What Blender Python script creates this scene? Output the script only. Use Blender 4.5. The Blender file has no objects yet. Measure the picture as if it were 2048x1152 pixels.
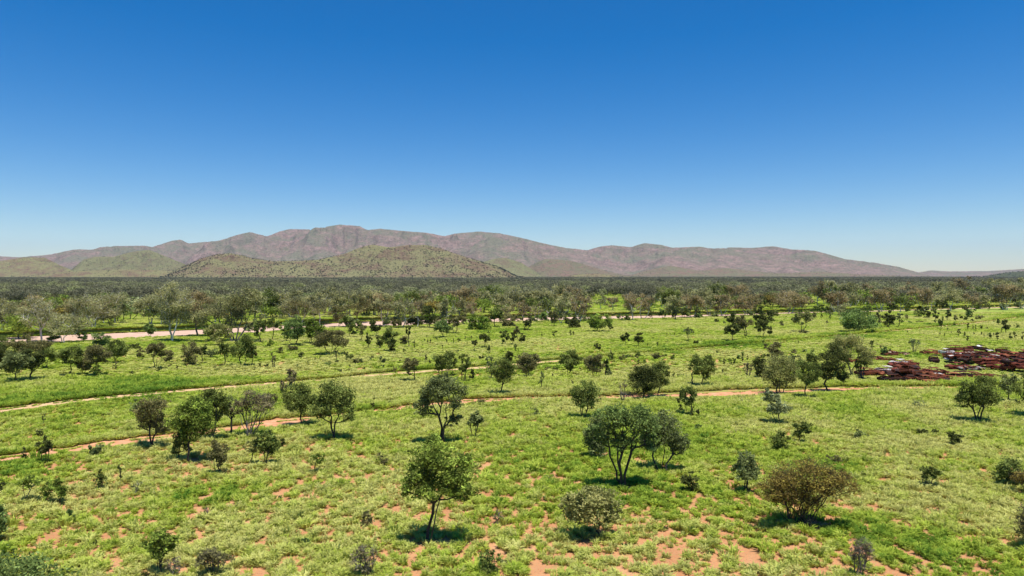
import bpy, math, random
import numpy as np
from mathutils import Vector, Matrix, Euler

# ------------------------------------------------------------------ camera, sky, sun, exposure
SC = bpy.context.scene
COL = SC.collection
CX, CY, F, H, HOR = 1024.0, 576.0, 1365.3, 18.0, 551.0
PITCH = math.atan((CY - HOR) / F)
cam = bpy.data.cameras.new("camera")
cam.sensor_width = 36; cam.lens = 24.0; cam.clip_start = 0.5; cam.clip_end = 80000
camo = bpy.data.objects.new("camera", cam); COL.objects.link(camo)
camo.location = (0, 0, H); camo.rotation_euler = (math.pi / 2 - PITCH, 0, 0)
SC.camera = camo

SUN_EL, SUN_AZ = 77.0, 150.0           # degrees; azimuth clockwise from +Y (sun a little behind and right of the camera)
w = bpy.data.worlds.new("World"); SC.world = w; w.use_nodes = True
nt = w.node_tree
bg = nt.nodes["Background"]
sky = nt.nodes.new("ShaderNodeTexSky"); sky.sky_type = 'NISHITA'; sky.sun_disc = False
sky.sun_elevation = math.radians(SUN_EL); sky.sun_rotation = math.radians(SUN_AZ)
sky.altitude = 600; sky.air_density = 1.0; sky.dust_density = 0.15; sky.ozone_density = 3.0
hsv = nt.nodes.new("ShaderNodeHueSaturation"); hsv.inputs["Saturation"].default_value = 1.50
hsv.inputs["Hue"].default_value = 0.505; nt.links.new(sky.outputs[0], hsv.inputs["Color"]); nt.links.new(hsv.outputs[0], bg.inputs[0])
bg.inputs[1].default_value = 0.092

sd = bpy.data.lights.new("sun", 'SUN'); sd.energy = 4.8; sd.angle = math.radians(0.5); sd.color = (1.0, 0.965, 0.91)
so = bpy.data.objects.new("sun", sd); COL.objects.link(so)
_el, _az = math.radians(SUN_EL), math.radians(SUN_AZ)
sdir = Vector((math.sin(_az) * math.cos(_el), math.cos(_az) * math.cos(_el), math.sin(_el)))
so.rotation_euler = sdir.to_track_quat('Z', 'Y').to_euler(); so.location = (0, 0, 60)
SC.view_settings.view_transform = 'Standard'; SC.view_settings.look = 'None'
SC.view_settings.gamma = 1.0; SC.view_settings.exposure = 0.45
SC.cycles.max_bounces = 6; SC.cycles.diffuse_bounces = 3; SC.cycles.glossy_bounces = 2
SC.cycles.transmission_bounces = 3; SC.cycles.volume_bounces = 0; SC.cycles.transparent_max_bounces = 4
SC.cycles.use_denoising = True

# ------------------------------------------------------------------ helpers
def lin(r, g, b):
    return tuple(((c / 255) / 12.92 if c / 255 <= 0.04045 else ((c / 255 + 0.055) / 1.055) ** 2.4) for c in (r, g, b))

def Dof(v):                                     # forward distance of ground seen at photo row v
    return H * F / (v - HOR)
def gxy(u, v):                                  # ground point of photo pixel
    a = (CY - v) / F; fy = math.cos(PITCH) + a * math.sin(PITCH); fz = -math.sin(PITCH) + a * math.cos(PITCH)
    t = -H / fz
    return ((u - CX) / F * t, fy * t)
def vof(D):
    return HOR + H * F / D

_P = np.random.RandomState(7).permutation(4096)
_V = np.random.RandomState(8).rand(4096)
def vnoise(x, y):
    xi = np.floor(x).astype(np.int64); yi = np.floor(y).astype(np.int64)
    xf = x - xi; yf = y - yi
    xf = xf * xf * (3 - 2 * xf); yf = yf * yf * (3 - 2 * yf)
    def h(a, b): return _V[_P[(a + _P[b & 4095]) & 4095]]
    return (h(xi, yi) * (1 - xf) + h(xi + 1, yi) * xf) * (1 - yf) + (h(xi, yi + 1) * (1 - xf) + h(xi + 1, yi + 1) * xf) * yf
def fbm(x, y, o=4, g=0.5):
    s = 0; a = 1; n = 0
    for i in range(o):
        s = s + a * vnoise(x * 2 ** i + 17.3 * i, y * 2 ** i - 9.1 * i); n += a; a *= g
    return s / n
def ridged(x, y, o=5):
    s = 0; a = 1; n = 0
    for i in range(o):
        s = s + a * (1 - np.abs(2 * vnoise(x * 2 ** i + 31.7 * i, y * 2 ** i + 11.3 * i) - 1)); n += a; a *= 0.5
    return s / n

def make_mesh(name, V, F, mats, midx=None, smooth=False, fattr=None, vattr=None):
    V = np.ascontiguousarray(V, dtype=np.float32); F = np.ascontiguousarray(F, dtype=np.int32)
    me = bpy.data.meshes.new(name)
    n, k = F.shape
    me.vertices.add(len(V)); me.vertices.foreach_set("co", V.ravel())
    me.loops.add(n * k); me.loops.foreach_set("vertex_index", F.ravel())
    me.polygons.add(n); me.polygons.foreach_set("loop_start", np.arange(0, n * k, k, dtype=np.int32))
    me.polygons.foreach_set("loop_total", np.full(n, k, dtype=np.int32))
    for m in mats: me.materials.append(m)
    if midx is not None: me.polygons.foreach_set("material_index", np.asarray(midx, dtype=np.int32))
    me.update(calc_edges=True)
    me.polygons.foreach_set("use_smooth", np.full(n, bool(smooth)))
    for d, dom in ((fattr, 'FACE'), (vattr, 'POINT')):
        for kname, arr in (d or {}).items():
            a = me.attributes.new(kname, 'FLOAT', dom); a.data.foreach_set("value", np.asarray(arr, dtype=np.float32))
    return me
def link(name, me, parent=None, loc=None):
    o = bpy.data.objects.new(name, me); COL.objects.link(o)
    if parent is not None: o.parent = parent
    if loc is not None: o.location = loc
    return o
def tag(o, label=None, cat=None, group=None, kind=None):
    if label: o["label"] = label
    if cat: o["category"] = cat
    if group: o["group"] = group
    if kind: o["kind"] = kind
    return o

# ------------------------------------------------------------------ materials
def newmat(name):
    m = bpy.data.materials.new(name); m.use_nodes = True
    t = m.node_tree; t.nodes.clear()
    out = t.nodes.new("ShaderNodeOutputMaterial")
    return m, t, out
def N(t, typ, **kw):
    n = t.nodes.new(typ)
    for k, v in kw.items():
        if k in n.inputs: n.inputs[k].default_value = v
        else: setattr(n, k, v)
    return n
def ramp(t, fac, stops):
    r = t.nodes.new("ShaderNodeValToRGB"); cr = r.color_ramp
    while len(cr.elements) < len(stops): cr.elements.new(0.5)
    for e, (p, c) in zip(cr.elements, stops): e.position = p; e.color = (*c, 1)
    t.links.new(fac, r.inputs[0]); return r.outputs[0]
def noise(t, vec, scale, detail=4, rough=0.55):
    n = N(t, "ShaderNodeTexNoise"); n.inputs["Scale"].default_value = scale; n.inputs["Detail"].default_value = detail
    n.inputs["Roughness"].default_value = rough
    if vec is not None: t.links.new(vec, n.inputs["Vector"])
    return n.outputs[0]
def mixc(t, fac, a, b):
    m = t.nodes.new("ShaderNodeMix"); m.data_type = 'RGBA'
    for s, i in ((fac, 0), (a, 6), (b, 7)):
        if isinstance(s, (float, int)): m.inputs[i].default_value = s
        elif isinstance(s, tuple): m.inputs[i].default_value = (*s, 1)
        else: t.links.new(s, m.inputs[i])
    return m.outputs[2]
def math_(t, op, a, b=0.0, clamp=False):
    m = t.nodes.new("ShaderNodeMath"); m.operation = op; m.use_clamp = clamp
    for i, s in enumerate((a, b)):
        if isinstance(s, (float, int)): m.inputs[i].default_value = s
        else: t.links.new(s, m.inputs[i])
    return m.outputs[0]

def leaf_mat(name, c0, c1, transl=0.38, src='GEOMETRY', c2=None, gain=1.8):
    m, t, out = newmat(name)
    at = N(t, "ShaderNodeAttribute", attribute_type=src, attribute_name="tint")
    if src == 'GEOMETRY':
        c0, c1, c2 = [None if c is None else (c[0] * 1.14, c[1] * 1.05, c[2] * 0.68) for c in (c0, c1, c2)]
    stops = [(0.0, c0), (1.0, c1)] if c2 is None else [(0.0, c0), (0.55, c1), (1.0, c2)]
    col = ramp(t, at.outputs["Fac"], stops)
    oi = N(t, "ShaderNodeObjectInfo")
    hs = N(t, "ShaderNodeHueSaturation")
    v = math_(t, 'ADD', math_(t, 'MULTIPLY', oi.outputs["Random"], 0.35), 0.82 * gain)
    t.links.new(v, hs.inputs["Value"]); t.links.new(col, hs.inputs["Color"])
    d = N(t, "ShaderNodeBsdfDiffuse"); tr = N(t, "ShaderNodeBsdfTranslucent")
    t.links.new(hs.outputs[0], d.inputs[0]); t.links.new(hs.outputs[0], tr.inputs[0])
    mx = N(t, "ShaderNodeMixShader"); mx.inputs[0].default_value = transl
    t.links.new(d.outputs[0], mx.inputs[1]); t.links.new(tr.outputs[0], mx.inputs[2])
    t.links.new(mx.outputs[0], out.inputs[0])
    return m
def bark_mat(name, a, b, scale=3.0):
    m, t, out = newmat(name)
    tc = N(t, "ShaderNodeTexCoord")
    mp = N(t, "ShaderNodeMapping"); mp.inputs["Scale"].default_value = (1, 1, 0.3); t.links.new(tc.outputs["Object"], mp.inputs[0])
    n = noise(t, mp.outputs[0], scale)
    col = ramp(t, n, [(0.35, a), (0.65, b)])
    p = N(t, "ShaderNodeBsdfPrincipled"); p.inputs["Roughness"].default_value = 0.85
    t.links.new(col, p.inputs["Base Color"]); t.links.new(p.outputs[0], out.inputs[0]); return m

M = {}
#            dark / mid / tip leaf tones at random; shade and highlight contrast painted in
M['olive'] = leaf_mat('leaf_olive', (0.04, 0.055, 0.022), (0.085, 0.112, 0.042), c2=(0.20, 0.26, 0.10))
M['bright'] = leaf_mat('leaf_bright', (0.045, 0.065, 0.022), (0.10, 0.145, 0.04), c2=(0.30, 0.42, 0.11))
M['grey'] = leaf_mat('leaf_grey_green', (0.05, 0.066, 0.04), (0.10, 0.128, 0.07), c2=(0.23, 0.28, 0.165))
M['greybrown'] = leaf_mat('leaf_grey_brown', (0.06, 0.062, 0.040), (0.115, 0.116, 0.068), c2=(0.20, 0.20, 0.12))
M['brown'] = leaf_mat('leaf_brown_olive', (0.07, 0.056, 0.03), (0.145, 0.12, 0.05), c2=(0.27, 0.25, 0.08))
M['pale'] = leaf_mat('leaf_pale', (0.08, 0.095, 0.05), (0.16, 0.18, 0.09), c2=(0.34, 0.35, 0.20))
M['silver'] = leaf_mat('leaf_silver', (0.06, 0.075, 0.045), (0.13, 0.16, 0.10), c2=(0.42, 0.48, 0.40))
M['blue'] = leaf_mat('leaf_blue_green', (0.045, 0.07, 0.032), (0.085, 0.13, 0.055), c2=(0.20, 0.29, 0.13))
M['gum'] = leaf_mat('leaf_gum', (0.08, 0.09, 0.06), (0.17, 0.18, 0.12), c2=(0.29, 0.30, 0.21))
M['gumred'] = leaf_mat('leaf_gum_reddish', (0.08, 0.075, 0.055), (0.17, 0.15, 0.11), c2=(0.28, 0.235, 0.18))
M['dark'] = leaf_mat('leaf_dark', (0.030, 0.040, 0.020), (0.055, 0.070, 0.032), c2=(0.10, 0.12, 0.05))
M['dead'] = leaf_mat('leaf_dead_grey', (0.075, 0.07, 0.052), (0.145, 0.135, 0.10), c2=(0.25, 0.235, 0.175))
M['bark'] = bark_mat('bark_dark', (0.018, 0.014, 0.011), (0.05, 0.042, 0.034))
M['barkgrey'] = bark_mat('bark_grey', (0.045, 0.04, 0.036), (0.12, 0.11, 0.10))
M['barkdead'] = bark_mat('bark_dead', (0.07, 0.06, 0.048), (0.19, 0.17, 0.14))
M['barkwhite'] = bark_mat('bark_gum_white', (0.35, 0.31, 0.27), (0.80, 0.76, 0.70), 0.6)
M['wood'] = leaf_mat('leaf_woodland', (0.058, 0.062, 0.04), (0.105, 0.11, 0.07), transl=0.25, c2=(0.18, 0.185, 0.12))
M['woodinst'] = leaf_mat('leaf_woodland_mass', (0.066, 0.066, 0.042), (0.115, 0.112, 0.066), transl=0.2, src='INSTANCER', c2=(0.19, 0.20, 0.085))
M['scrub'] = leaf_mat('leaf_hill_scrub', (0.028, 0.032, 0.018), (0.05, 0.055, 0.03), transl=0.1, src='INSTANCER')
M['grass'] = leaf_mat('grass_blades', (0.52, 0.51, 0.165), (0.385, 0.465, 0.060), transl=0.42, src='INSTANCER', c2=(0.15, 0.255, 0.032), gain=1.17)

# ------------------------------------------------------------------ curves of river and tracks (photo pixels -> ground)
NEAR = np.array([(-3000, 800), (-400, 702), (0, 686), (120, 683), (260, 675), (420, 668), (520, 664), (620, 656), (700, 653), (800, 652), (900, 646), (1000, 644), (1100, 641), (1240, 638), (1300, 637), (1440, 632.5), (1600, 627.4), (1700, 624.2), (1750, 622.2), (1800, 620.6), (1980, 616.0), (2048, 614.4), (2600, 604), (5000, 589.5)], float)
FAR = np.array([(-3000, 770), (-400, 692), (0, 675), (120, 670), (200, 667), (330, 662), (420, 658), (520, 653), (640, 648), (700, 644), (800, 641), (880, 639), (1000, 636), (1130, 634), (1240, 631.5), (1300, 631), (1450, 628.5), (1600, 624), (1750, 621), (1900, 617), (2048, 613), (2600, 602), (5000, 588)], float)
def dnear(u): return H * F / (np.interp(u, NEAR[:, 0], NEAR[:, 1]) - HOR)
def dfar(u): return H * F / (np.interp(u, FAR[:, 0], FAR[:, 1]) - HOR)
TR1 = np.array([(-900, 960), (-300, 860), (0, 820), (100, 808), (200, 797), (330, 785), (400, 779), (520, 769), (640, 760), (740, 750), (860, 742), (960, 735), (1040, 728), (1110, 722), (1180, 716), (1250, 709), (1400, 696), (1560, 682), (1700, 670), (1850, 656), (1960, 645), (2048, 633), (2500, 608), (3000, 600)], float)
TR2 = np.array([(-900, 1060), (-300, 955), (0, 918), (60, 911), (130, 901), (200, 890), (300, 878), (400, 866), (480, 856), (540, 846), (620, 838), (700, 828), (800, 817), (930, 803), (1060, 797), (1200, 795), (1300, 791), (1400, 788), (1450, 786), (1550, 783), (1700, 777), (1800, 776), (1900, 775), (2048, 772), (2600, 760), (3200, 750)], float)
def dtr(T, u):
    u = np.asarray(u, float); return H * F / (np.interp(u, T[:, 0], T[:, 1]) - HOR) + (fbm(u / 34.0 + T[0, 1], u * 0 + 1, 3) - 0.5) * 0.9
def w1(u):                                                   # half widths in metres
    n = vnoise(u / 23.0, u * 0 + 3.3); n2 = vnoise(u / 8.0, u * 0 + 9.3)
    base = np.interp(u, [-900, 0, 300, 700, 760, 1110, 1130, 1180, 1300, 1400, 1600, 1700, 1830, 2048, 3000], [1.2, 1.0, 0.85, 0.7, 1.4, 1.4, 0.9, 0.0, 0.0, 0.5, 0.3, 0.5, 1.0, 1.8, 1.8])
    return base * (0.85 + 0.55 * n + 0.35 * n2)
def w2(u):
    n = vnoise(u / 31.0, u * 0 + 5.1); n2 = vnoise(u / 9.0, u * 0 + 1.7)
    base = np.interp(u, [-900, 0, 120, 300, 480, 560, 700, 930, 1000, 1180, 1230, 1300, 1390, 1500, 1560, 1700, 1760, 1900, 2048, 3000], [0.9, 0.9, 0.8, 1.1, 1.1, 1.5, 0.6, 1.3, 0.8, 0.4, 1.1, 0.9, 1.8, 2.2, 1.9, 1.6, 1.0, 0.8, 0.4, 0.4])
    return base * (0.72 + 0.62 * n + 0.5 * n2)
def ground_z(u, D):
    dn, df = dnear(u), dfar(u)
    inside = np.clip(np.minimum((D - (dn - 2.5)) / 2.5, ((df + 0.8) - D) / 0.8), 0, 1)
    far = np.where(D > df + 0.8, 1.3 * np.clip(1 - (D - df - 0.8) / 70.0, 0, 1), 0)
    far = far * np.clip((D - df) / 0.8, 0, 1)
    return far - 0.25 * inside
def gz(u, D): return float(ground_z(np.array([float(u)]), np.array([float(D)]))[0])

def cover(X, Y):                                              # 0 bare soil .. 1 closed grass, shared by soil tone and tussocks
    n = 0.15 * fbm(X / 5.5, Y / 4.2, 3) + 0.85 * fbm(X / 0.62 + 40, Y / 0.9, 2)
    U = CX + F * X / np.maximum(Y, 1)
    big = fbm(X / 26 + 9, Y / 30 + 4, 3)
    bias = np.interp(Y, [36, 50, 75, 95, 120, 200], [-0.035, -0.032, -0.022, 0.02, 0.13, 0.26])
    bias = bias + 0.10 * np.exp(-((U - 520) / 260) ** 2 - ((Y - 50) / 14) ** 2) + 0.07 * np.clip((U - 1350) / 500, 0, 1) * np.clip((Y - 46) / 10, 0, 1)
    bias = bias - 0.075 * np.exp(-((U - 1480) / 190) ** 2 - ((Y - 43) / 5.0) ** 2)
    bias = bias - 0.07 * np.exp(-((U - 160) / 130) ** 2 - ((Y - 60) / 12) ** 2)
    bias = bias - 0.16 * np.exp(-((U - 1160) / 60) ** 2 - ((Y - 165) / 9.0) ** 2) - 0.15 * np.exp(-((U - 1620) / 160) ** 2 - ((Y - 190) / 12.0) ** 2)
    return (n - 0.43) * 4.0 + 0.35 + bias * 4 + (big - 0.5) * 1.3

# ------------------------------------------------------------------ ground
us = np.concatenate([[-9000, -5000, -3000, -1800, -1000, -600], np.arange(-300, 2360, 8.0), [2700, 3200, 4200, 6000, 10000]])
NR = 230
near_r = 1 / np.linspace(1 / 26.0, 1 / 165.0, NR)
rows = []
UU = []
for u in us:
    dn, df = float(dnear(u)), float(dfar(u))
    a = 1 / np.linspace(1 / 26.0, 1 / max(dn - 3.0, 40), NR)
    b = [dn - 2.5, dn - 1.2, dn]
    c = list(np.linspace(dn + 1, df - 0.3, 5))
    d = [df, df + 0.25, df + 0.8, df + 1.5]
    e = 1 / np.linspace(1 / (df + 4), 1 / 30000.0, 90)
    rows.append(np.concatenate([a, b, c, d, e])); UU.append(np.full(len(rows[-1]), u))
DD = np.array(rows).T; UU = np.array(UU).T
X = DD * (UU - CX) / F; Z = ground_z(UU, DD)
Z = Z + np.where(DD < 2500, (fbm(X / 14, DD / 14, 3) - 0.5) * 0.0, 0)
nr, nc = DD.shape
V = np.stack([X, DD, Z], -1).reshape(-1, 3)
idx = np.arange(nr * nc).reshape(nr, nc)
Fc = np.stack([idx[:-1, :-1], idx[:-1, 1:], idx[1:, 1:], idx[1:, :-1]], -1).reshape(-1, 4)
# behind and below the camera
nb = len(V)
back = np.array([[x, -400, 0] for x in V[:nc, 0] * 12], float)
V = np.vstack([V, back])
Fb = np.stack([nb + np.arange(nc - 1), nb + np.arange(1, nc), np.arange(1, nc), np.arange(nc - 1)], -1)
cov = np.clip(cover(V[:, 0], np.maximum(V[:, 1], 1)), -1, 2)

m, t, out = newmat('ground_soil_and_grass')
geo = N(t, "ShaderNodeNewGeometry"); pos = geo.outputs["Position"]
at = N(t, "ShaderNodeAttribute", attribute_name="cover"); ad = N(t, "ShaderNodeAttribute", attribute_name="dist")
soil = ramp(t, noise(t, pos, 0.35, 6), [(0.3, (0.40, 0.16, 0.068)), (0.55, (0.51, 0.235, 0.11)), (0.8, (0.58, 0.33, 0.18))])
soil = mixc(t, math_(t, 'MULTIPLY', noise(t, pos, 4.0, 5), 0.35), soil, (0.30, 0.17, 0.09))
lt = ramp(t, noise(t, pos, 9.0, 3, 0.7), [(0.52, (0, 0, 0)), (0.62, (1, 1, 1))])
soil = mixc(t, math_(t, 'MULTIPLY', lt, 0.75), soil, (0.34, 0.27, 0.13))
dk = ramp(t, noise(t, pos, 6.0, 3, 0.7), [(0.36, (1, 1, 1)), (0.42, (0, 0, 0))])
soil = mixc(t, math_(t, 'MULTIPLY', dk, 0.6), soil, (0.16, 0.09, 0.05))
g1 = ramp(t, noise(t, pos, 0.05, 5), [(0.3, (0.19, 0.27, 0.045)), (0.5, (0.29, 0.345, 0.07)), (0.72, (0.35, 0.36, 0.095))])
g2 = ramp(t, noise(t, pos, 0.9, 5, 0.7), [(0.3, (0.12, 0.19, 0.035)), (0.6, (0.30, 0.35, 0.08)), (0.8, (0.42, 0.43, 0.14))])
g = mixc(t, 0.5, g1, g2)
fac = math_(t, 'ADD', at.outputs["Fac"], math_(t, 'MULTIPLY', math_(t, 'SUBTRACT', noise(t, pos, 1.3, 5), 0.5), 1.6))
mr = N(t, "ShaderNodeMapRange"); mr.inputs[1].default_value = 0.35; mr.inputs[2].default_value = 0.95
t.links.new(fac, mr.inputs[0])
litter = mixc(t, 0.55, soil, (0.20, 0.23, 0.06))
near = mixc(t, mr.outputs[0], soil, litter)
farc = mixc(t, mr.outputs[0], soil, g)
nf = N(t, "ShaderNodeMapRange"); nf.inputs[1].default_value = 70; nf.inputs[2].default_value = 150; t.links.new(ad.outputs["Fac"], nf.inputs[0])
colr = mixc(t, nf.outputs[0], near, farc)
ff = N(t, "ShaderNodeMapRange"); ff.inputs[1].default_value = 600; ff.inputs[2].default_value = 1200; t.links.new(ad.outputs["Fac"], ff.inputs[0])
colr = mixc(t, ff.outputs[0], colr, (0.10, 0.12, 0.05))
p = N(t, "ShaderNodeBsdfDiffuse"); t.links.new(colr, p.inputs[0])
bm_ = N(t, "ShaderNodeBump"); bm_.inputs["Strength"].default_value = 0.5; bm_.inputs["Distance"].default_value = 0.08
t.links.new(noise(t, pos, 5.0, 5), bm_.inputs["Height"]); t.links.new(bm_.outputs[0], p.inputs["Normal"])
t.links.new(p.outputs[0], out.inputs[0])
M['ground'] = m
me = make_mesh("ground", V, np.vstack([Fc, Fb]), [m], smooth=True, vattr={"cover": cov, "dist": V[:, 1]})
tag(link("ground", me), kind="structure")

# river bed and tracks, thin sheets over the ground
def soil_mat(name, a, b, c, sc=0.5):
    m, t, out = newmat(name); geo = N(t, "ShaderNodeNewGeometry")
    col = ramp(t, noise(t, geo.outputs["Position"], sc, 7, 0.65), [(0.3, a), (0.5, b), (0.72, c)])
    p = N(t, "ShaderNodeBsdfDiffuse"); t.links.new(col, p.inputs[0]); t.links.new(p.outputs[0], out.inputs[0]); return m
M['sand'] = soil_mat('river_sand', (0.42, 0.28, 0.20), (0.51, 0.345, 0.25), (0.57, 0.41, 0.31), 0.25)
M['dirt'] = soil_mat('red_dirt', (0.40, 0.165, 0.08), (0.54, 0.265, 0.14), (0.60, 0.35, 0.21), 0.9)
M['dirt2'] = soil_mat('tan_dirt', (0.44, 0.27, 0.13), (0.55, 0.36, 0.19), (0.60, 0.42, 0.24), 0.5)

def strip(name, u, dlo, dhi, z, mat, nrow=5, label=None):
    ts = np.linspace(0, 1, nrow)
    D = dlo[None, :] * (1 - ts[:, None]) + dhi[None, :] * ts[:, None]
    U = np.repeat(u[None, :], nrow, 0)
    V = np.stack([D * (U - CX) / F, D, ground_z(U, D) + z], -1).reshape(-1, 3)
    nc = len(u); idx = np.arange(nrow * nc).reshape(nrow, nc)
    Fq = np.stack([idx[:-1, :-1], idx[:-1, 1:], idx[1:, 1:], idx[1:, :-1]], -1)
    keep = (dhi - dlo)[:-1] + (dhi - dlo)[1:] > 0.15
    Fq = Fq[:, keep].reshape(-1, 4)
    o = link(name, make_mesh(name, V, Fq, [mat], smooth=True)); tag(o, label, kind="structure"); return o
uu = np.arange(-1200, 3400, 4.0)
rn = (vnoise(uu / 18.0, uu * 0 + 2) - 0.5) * 3.0
strip("river_bed", uu, dnear(uu) - 1.0 + rn, dfar(uu) + 0.35, 0.02, M['sand'], 9)
uu = np.arange(-900, 2700, 2.0)
d1 = dtr(TR1, uu); d2 = dtr(TR2, uu)
strip("upper_dirt_track", uu, d1 - w1(uu), d1 + w1(uu + 500), 0.012, M['dirt2'], 4)
strip("lower_dirt_track", uu, d2 - w2(uu), d2 + w2(uu + 700), 0.012, M['dirt'], 4)

# ------------------------------------------------------------------ hills
def hill_mat(name, rock, green, amt, sc, rock2, speck=0.0):
    m, t, out = newmat(name); geo = N(t, "ShaderNodeNewGeometry"); pos = geo.outputs["Position"]
    mp = N(t, "ShaderNodeMapping"); mp.inputs["Scale"].default_value = (1, 1, 2.2); t.links.new(pos, mp.inputs[0])
    n1 = noise(t, mp.outputs[0], sc, 9, 0.62); n2 = noise(t, mp.outputs[0], sc * 5, 8, 0.7); n3 = noise(t, mp.outputs[0], sc * 24, 5, 0.7)
    r = mixc(t, ramp(t, n2, [(0.40, (0, 0, 0)), (0.62, (1, 1, 1))]), rock, rock2)
    f = ramp(t, math_(t, 'ADD', math_(t, 'MULTIPLY', n1, 0.6), math_(t, 'MULTIPLY', n2, 0.4)), [(amt - 0.07, (1, 1, 1)), (amt + 0.07, (0, 0, 0))])
    c = mixc(t, f, r, green)
    c = mixc(t, ramp(t, n3, [(0.30, (0.9, 0.9, 0.9)), (0.5, (0, 0, 0))]), c, (0.045, 0.045, 0.035))
    c = mixc(t, ramp(t, n3, [(0.58, (0, 0, 0)), (0.76, (0.6, 0.6, 0.6))]), c, (0.36, 0.27, 0.22))
    d = N(t, "ShaderNodeBsdfDiffuse"); t.links.new(c, d.inputs[0])
    b = N(t, "ShaderNodeBump"); b.inputs["Strength"].default_value = 1.0; b.inputs["Distance"].default_value = 38.0
    t.links.new(n2, b.inputs["Height"]); t.links.new(b.outputs[0], d.inputs["Normal"]); t.links.new(d.outputs[0], out.inputs[0])
    return m
M['range'] = hill_mat('range_rock', (0.19, 0.135, 0.11), (0.175, 0.168, 0.11), 0.50, 0.0016, (0.29, 0.205, 0.165))
M['foot'] = hill_mat('foothill', (0.24, 0.165, 0.10), (0.30, 0.28, 0.125), 0.52, 0.006, (0.25, 0.165, 0.105))
M['redhill'] = hill_mat('red_knoll', (0.23, 0.16, 0.115), (0.21, 0.195, 0.11), 0.52, 0.005, (0.28, 0.18, 0.125))
M['greenhill'] = hill_mat('green_knoll', (0.22, 0.165, 0.10), (0.26, 0.255, 0.12), 0.55, 0.006, (0.23, 0.17, 0.11))
M['darkhill'] = hill_mat('dark_knoll', (0.10, 0.085, 0.06), (0.10, 0.115, 0.055), 0.55, 0.006, (0.13, 0.10, 0.07))
HILLS = []
def hill(name, prof, D0, Dr, D1, mat, amp=0.5, wl=500.0, step=2.0, nrows=70, seed=0.0, sharp=1.15):
    pr = np.array(prof, float)
    u = np.arange(pr[0, 0], pr[-1, 0] + step, step)
    pv = np.interp(u, pr[:, 0], pr[:, 1])
    k = np.array([1, 2, 3, 2, 1], float); k /= k.sum()
    pv = np.convolve(np.pad(pv, 2, mode='edge'), k, 'valid')
    pv = pv - (fbm(u / 7.0 + seed, u * 0 + seed, 3) - 0.5) * 1.1 * (552 - pv > 8)
    tgt = np.maximum((HOR - pv) / F, 0.0)
    ts = np.linspace(0, 1, nrows)
    base_shift = (fbm(u / 90.0 + seed, u * 0 + 5 + seed, 3) - 0.5) * (Dr - D0) * 0.5
    D = (D0 + base_shift)[None, :] * (1 - ts[:, None]) + D1 * ts[:, None]
    U = np.repeat(u[None, :], nrows, 0); Xh = D * (U - CX) / F
    q = np.where(D < Dr, (D - D[0:1]) / np.maximum(Dr - D[0:1], 1), (D1 - D) / (D1 - Dr))
    q = np.clip(q, 0, 1)
    env = np.sin(q * math.pi / 2) ** sharp
    rd = ridged(Xh / wl + seed, D / (wl * 1.25) + seed, 6)
    big = fbm(Xh / (wl * 2.7) + seed * 2, D / (wl * 2.4), 3)
    rel = 1 + amp * (1 - 0.93 * np.clip(q, 0, 1) ** 5) * ((rd - 0.62) * 1.9 + (big - 0.5) * 0.8)
    h = env * np.maximum(rel, 0.12)
    for it in range(4):
        ang = ((h * 600) - 0) / D
        mx = np.maximum(ang.max(0), 1e-6)
        s = (tgt + H / D.mean(0) * 0.5 + 1e-4) / mx
        kw_ = 12 if it < 3 else 0
        kk = np.ones(2 * kw_ + 1) / (2 * kw_ + 1); s = np.convolve(np.pad(s, kw_, mode='edge'), kk, 'valid')
        h = h * (s[None, :] if it < 3 else 1 + (s[None, :] - 1) * np.clip(q * 1.35, 0, 1) ** 2)
    Zh = h * 600 - 6 * (1 - q)
    V = np.stack([Xh, D, Zh], -1).reshape(-1, 3)
    nc = len(u); idx = np.arange(nrows * nc).reshape(nrows, nc)
    Fq = np.stack([idx[:-1, :-1], idx[:-1, 1:], idx[1:, 1:], idx[1:, :-1]], -1).reshape(-1, 4)
    o = link(name, make_mesh(name, V, Fq, [mat], smooth=True)); tag(o, kind="structure")
    HILLS.append((Xh, D, Zh, env, q)); return len(HILLS) - 1
hill("mountain_range", [(-420, 530), (-260, 522), (-80, 512), (0, 511), (40, 513), (100, 508), (150, 497), (180, 498), (215, 491), (290, 490), (305, 493), (345, 480), (362, 478), (378, 486), (440, 480), (470, 470), (500, 463), (520, 468), (535, 472), (560, 462), (580, 457), (620, 458), (680, 448), (720, 451), (735, 459), (760, 456), (800, 460), (850, 464), (890, 471), (910, 466), (960, 462), (1000, 466), (1050, 476), (1090, 486), (1130, 494), (1175, 499), (1200, 492), (1222, 489), (1262, 493), (1290, 485), (1320, 488), (1345, 494), (1400, 492), (1440, 497), (1455, 493), (1500, 495), (1545, 491), (1580, 497), (1630, 500), (1690, 517), (1750, 524), (1800, 533), (1835, 543), (1870, 551)], 7800, 10500, 12500, M['range'], amp=0.66, wl=760, nrows=110, seed=3.1)
hill("distant_ridge", [(1780, 551), (1830, 545), (1860, 540), (1900, 542), (1980, 541), (2048, 537), (2110, 534), (2250, 538), (2420, 548)], 11000, 12600, 14000, M['range'], amp=0.5, wl=520, nrows=60, seed=8.4)
hill("foothill", [(318, 557), (330, 550), (345, 541), (380, 525), (400, 515), (430, 507), (460, 504), (480, 507), (510, 515), (550, 520), (600, 519), (640, 516), (690, 505), (720, 492), (745, 487), (765, 490), (780, 492), (815, 487), (850, 487), (880, 494), (920, 508), (960, 520), (1000, 532), (1030, 548), (1048, 557)], 4050, 4900, 5600, M['foot'], amp=0.62, wl=260, step=1.5, nrows=110, seed=1.7)
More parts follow.
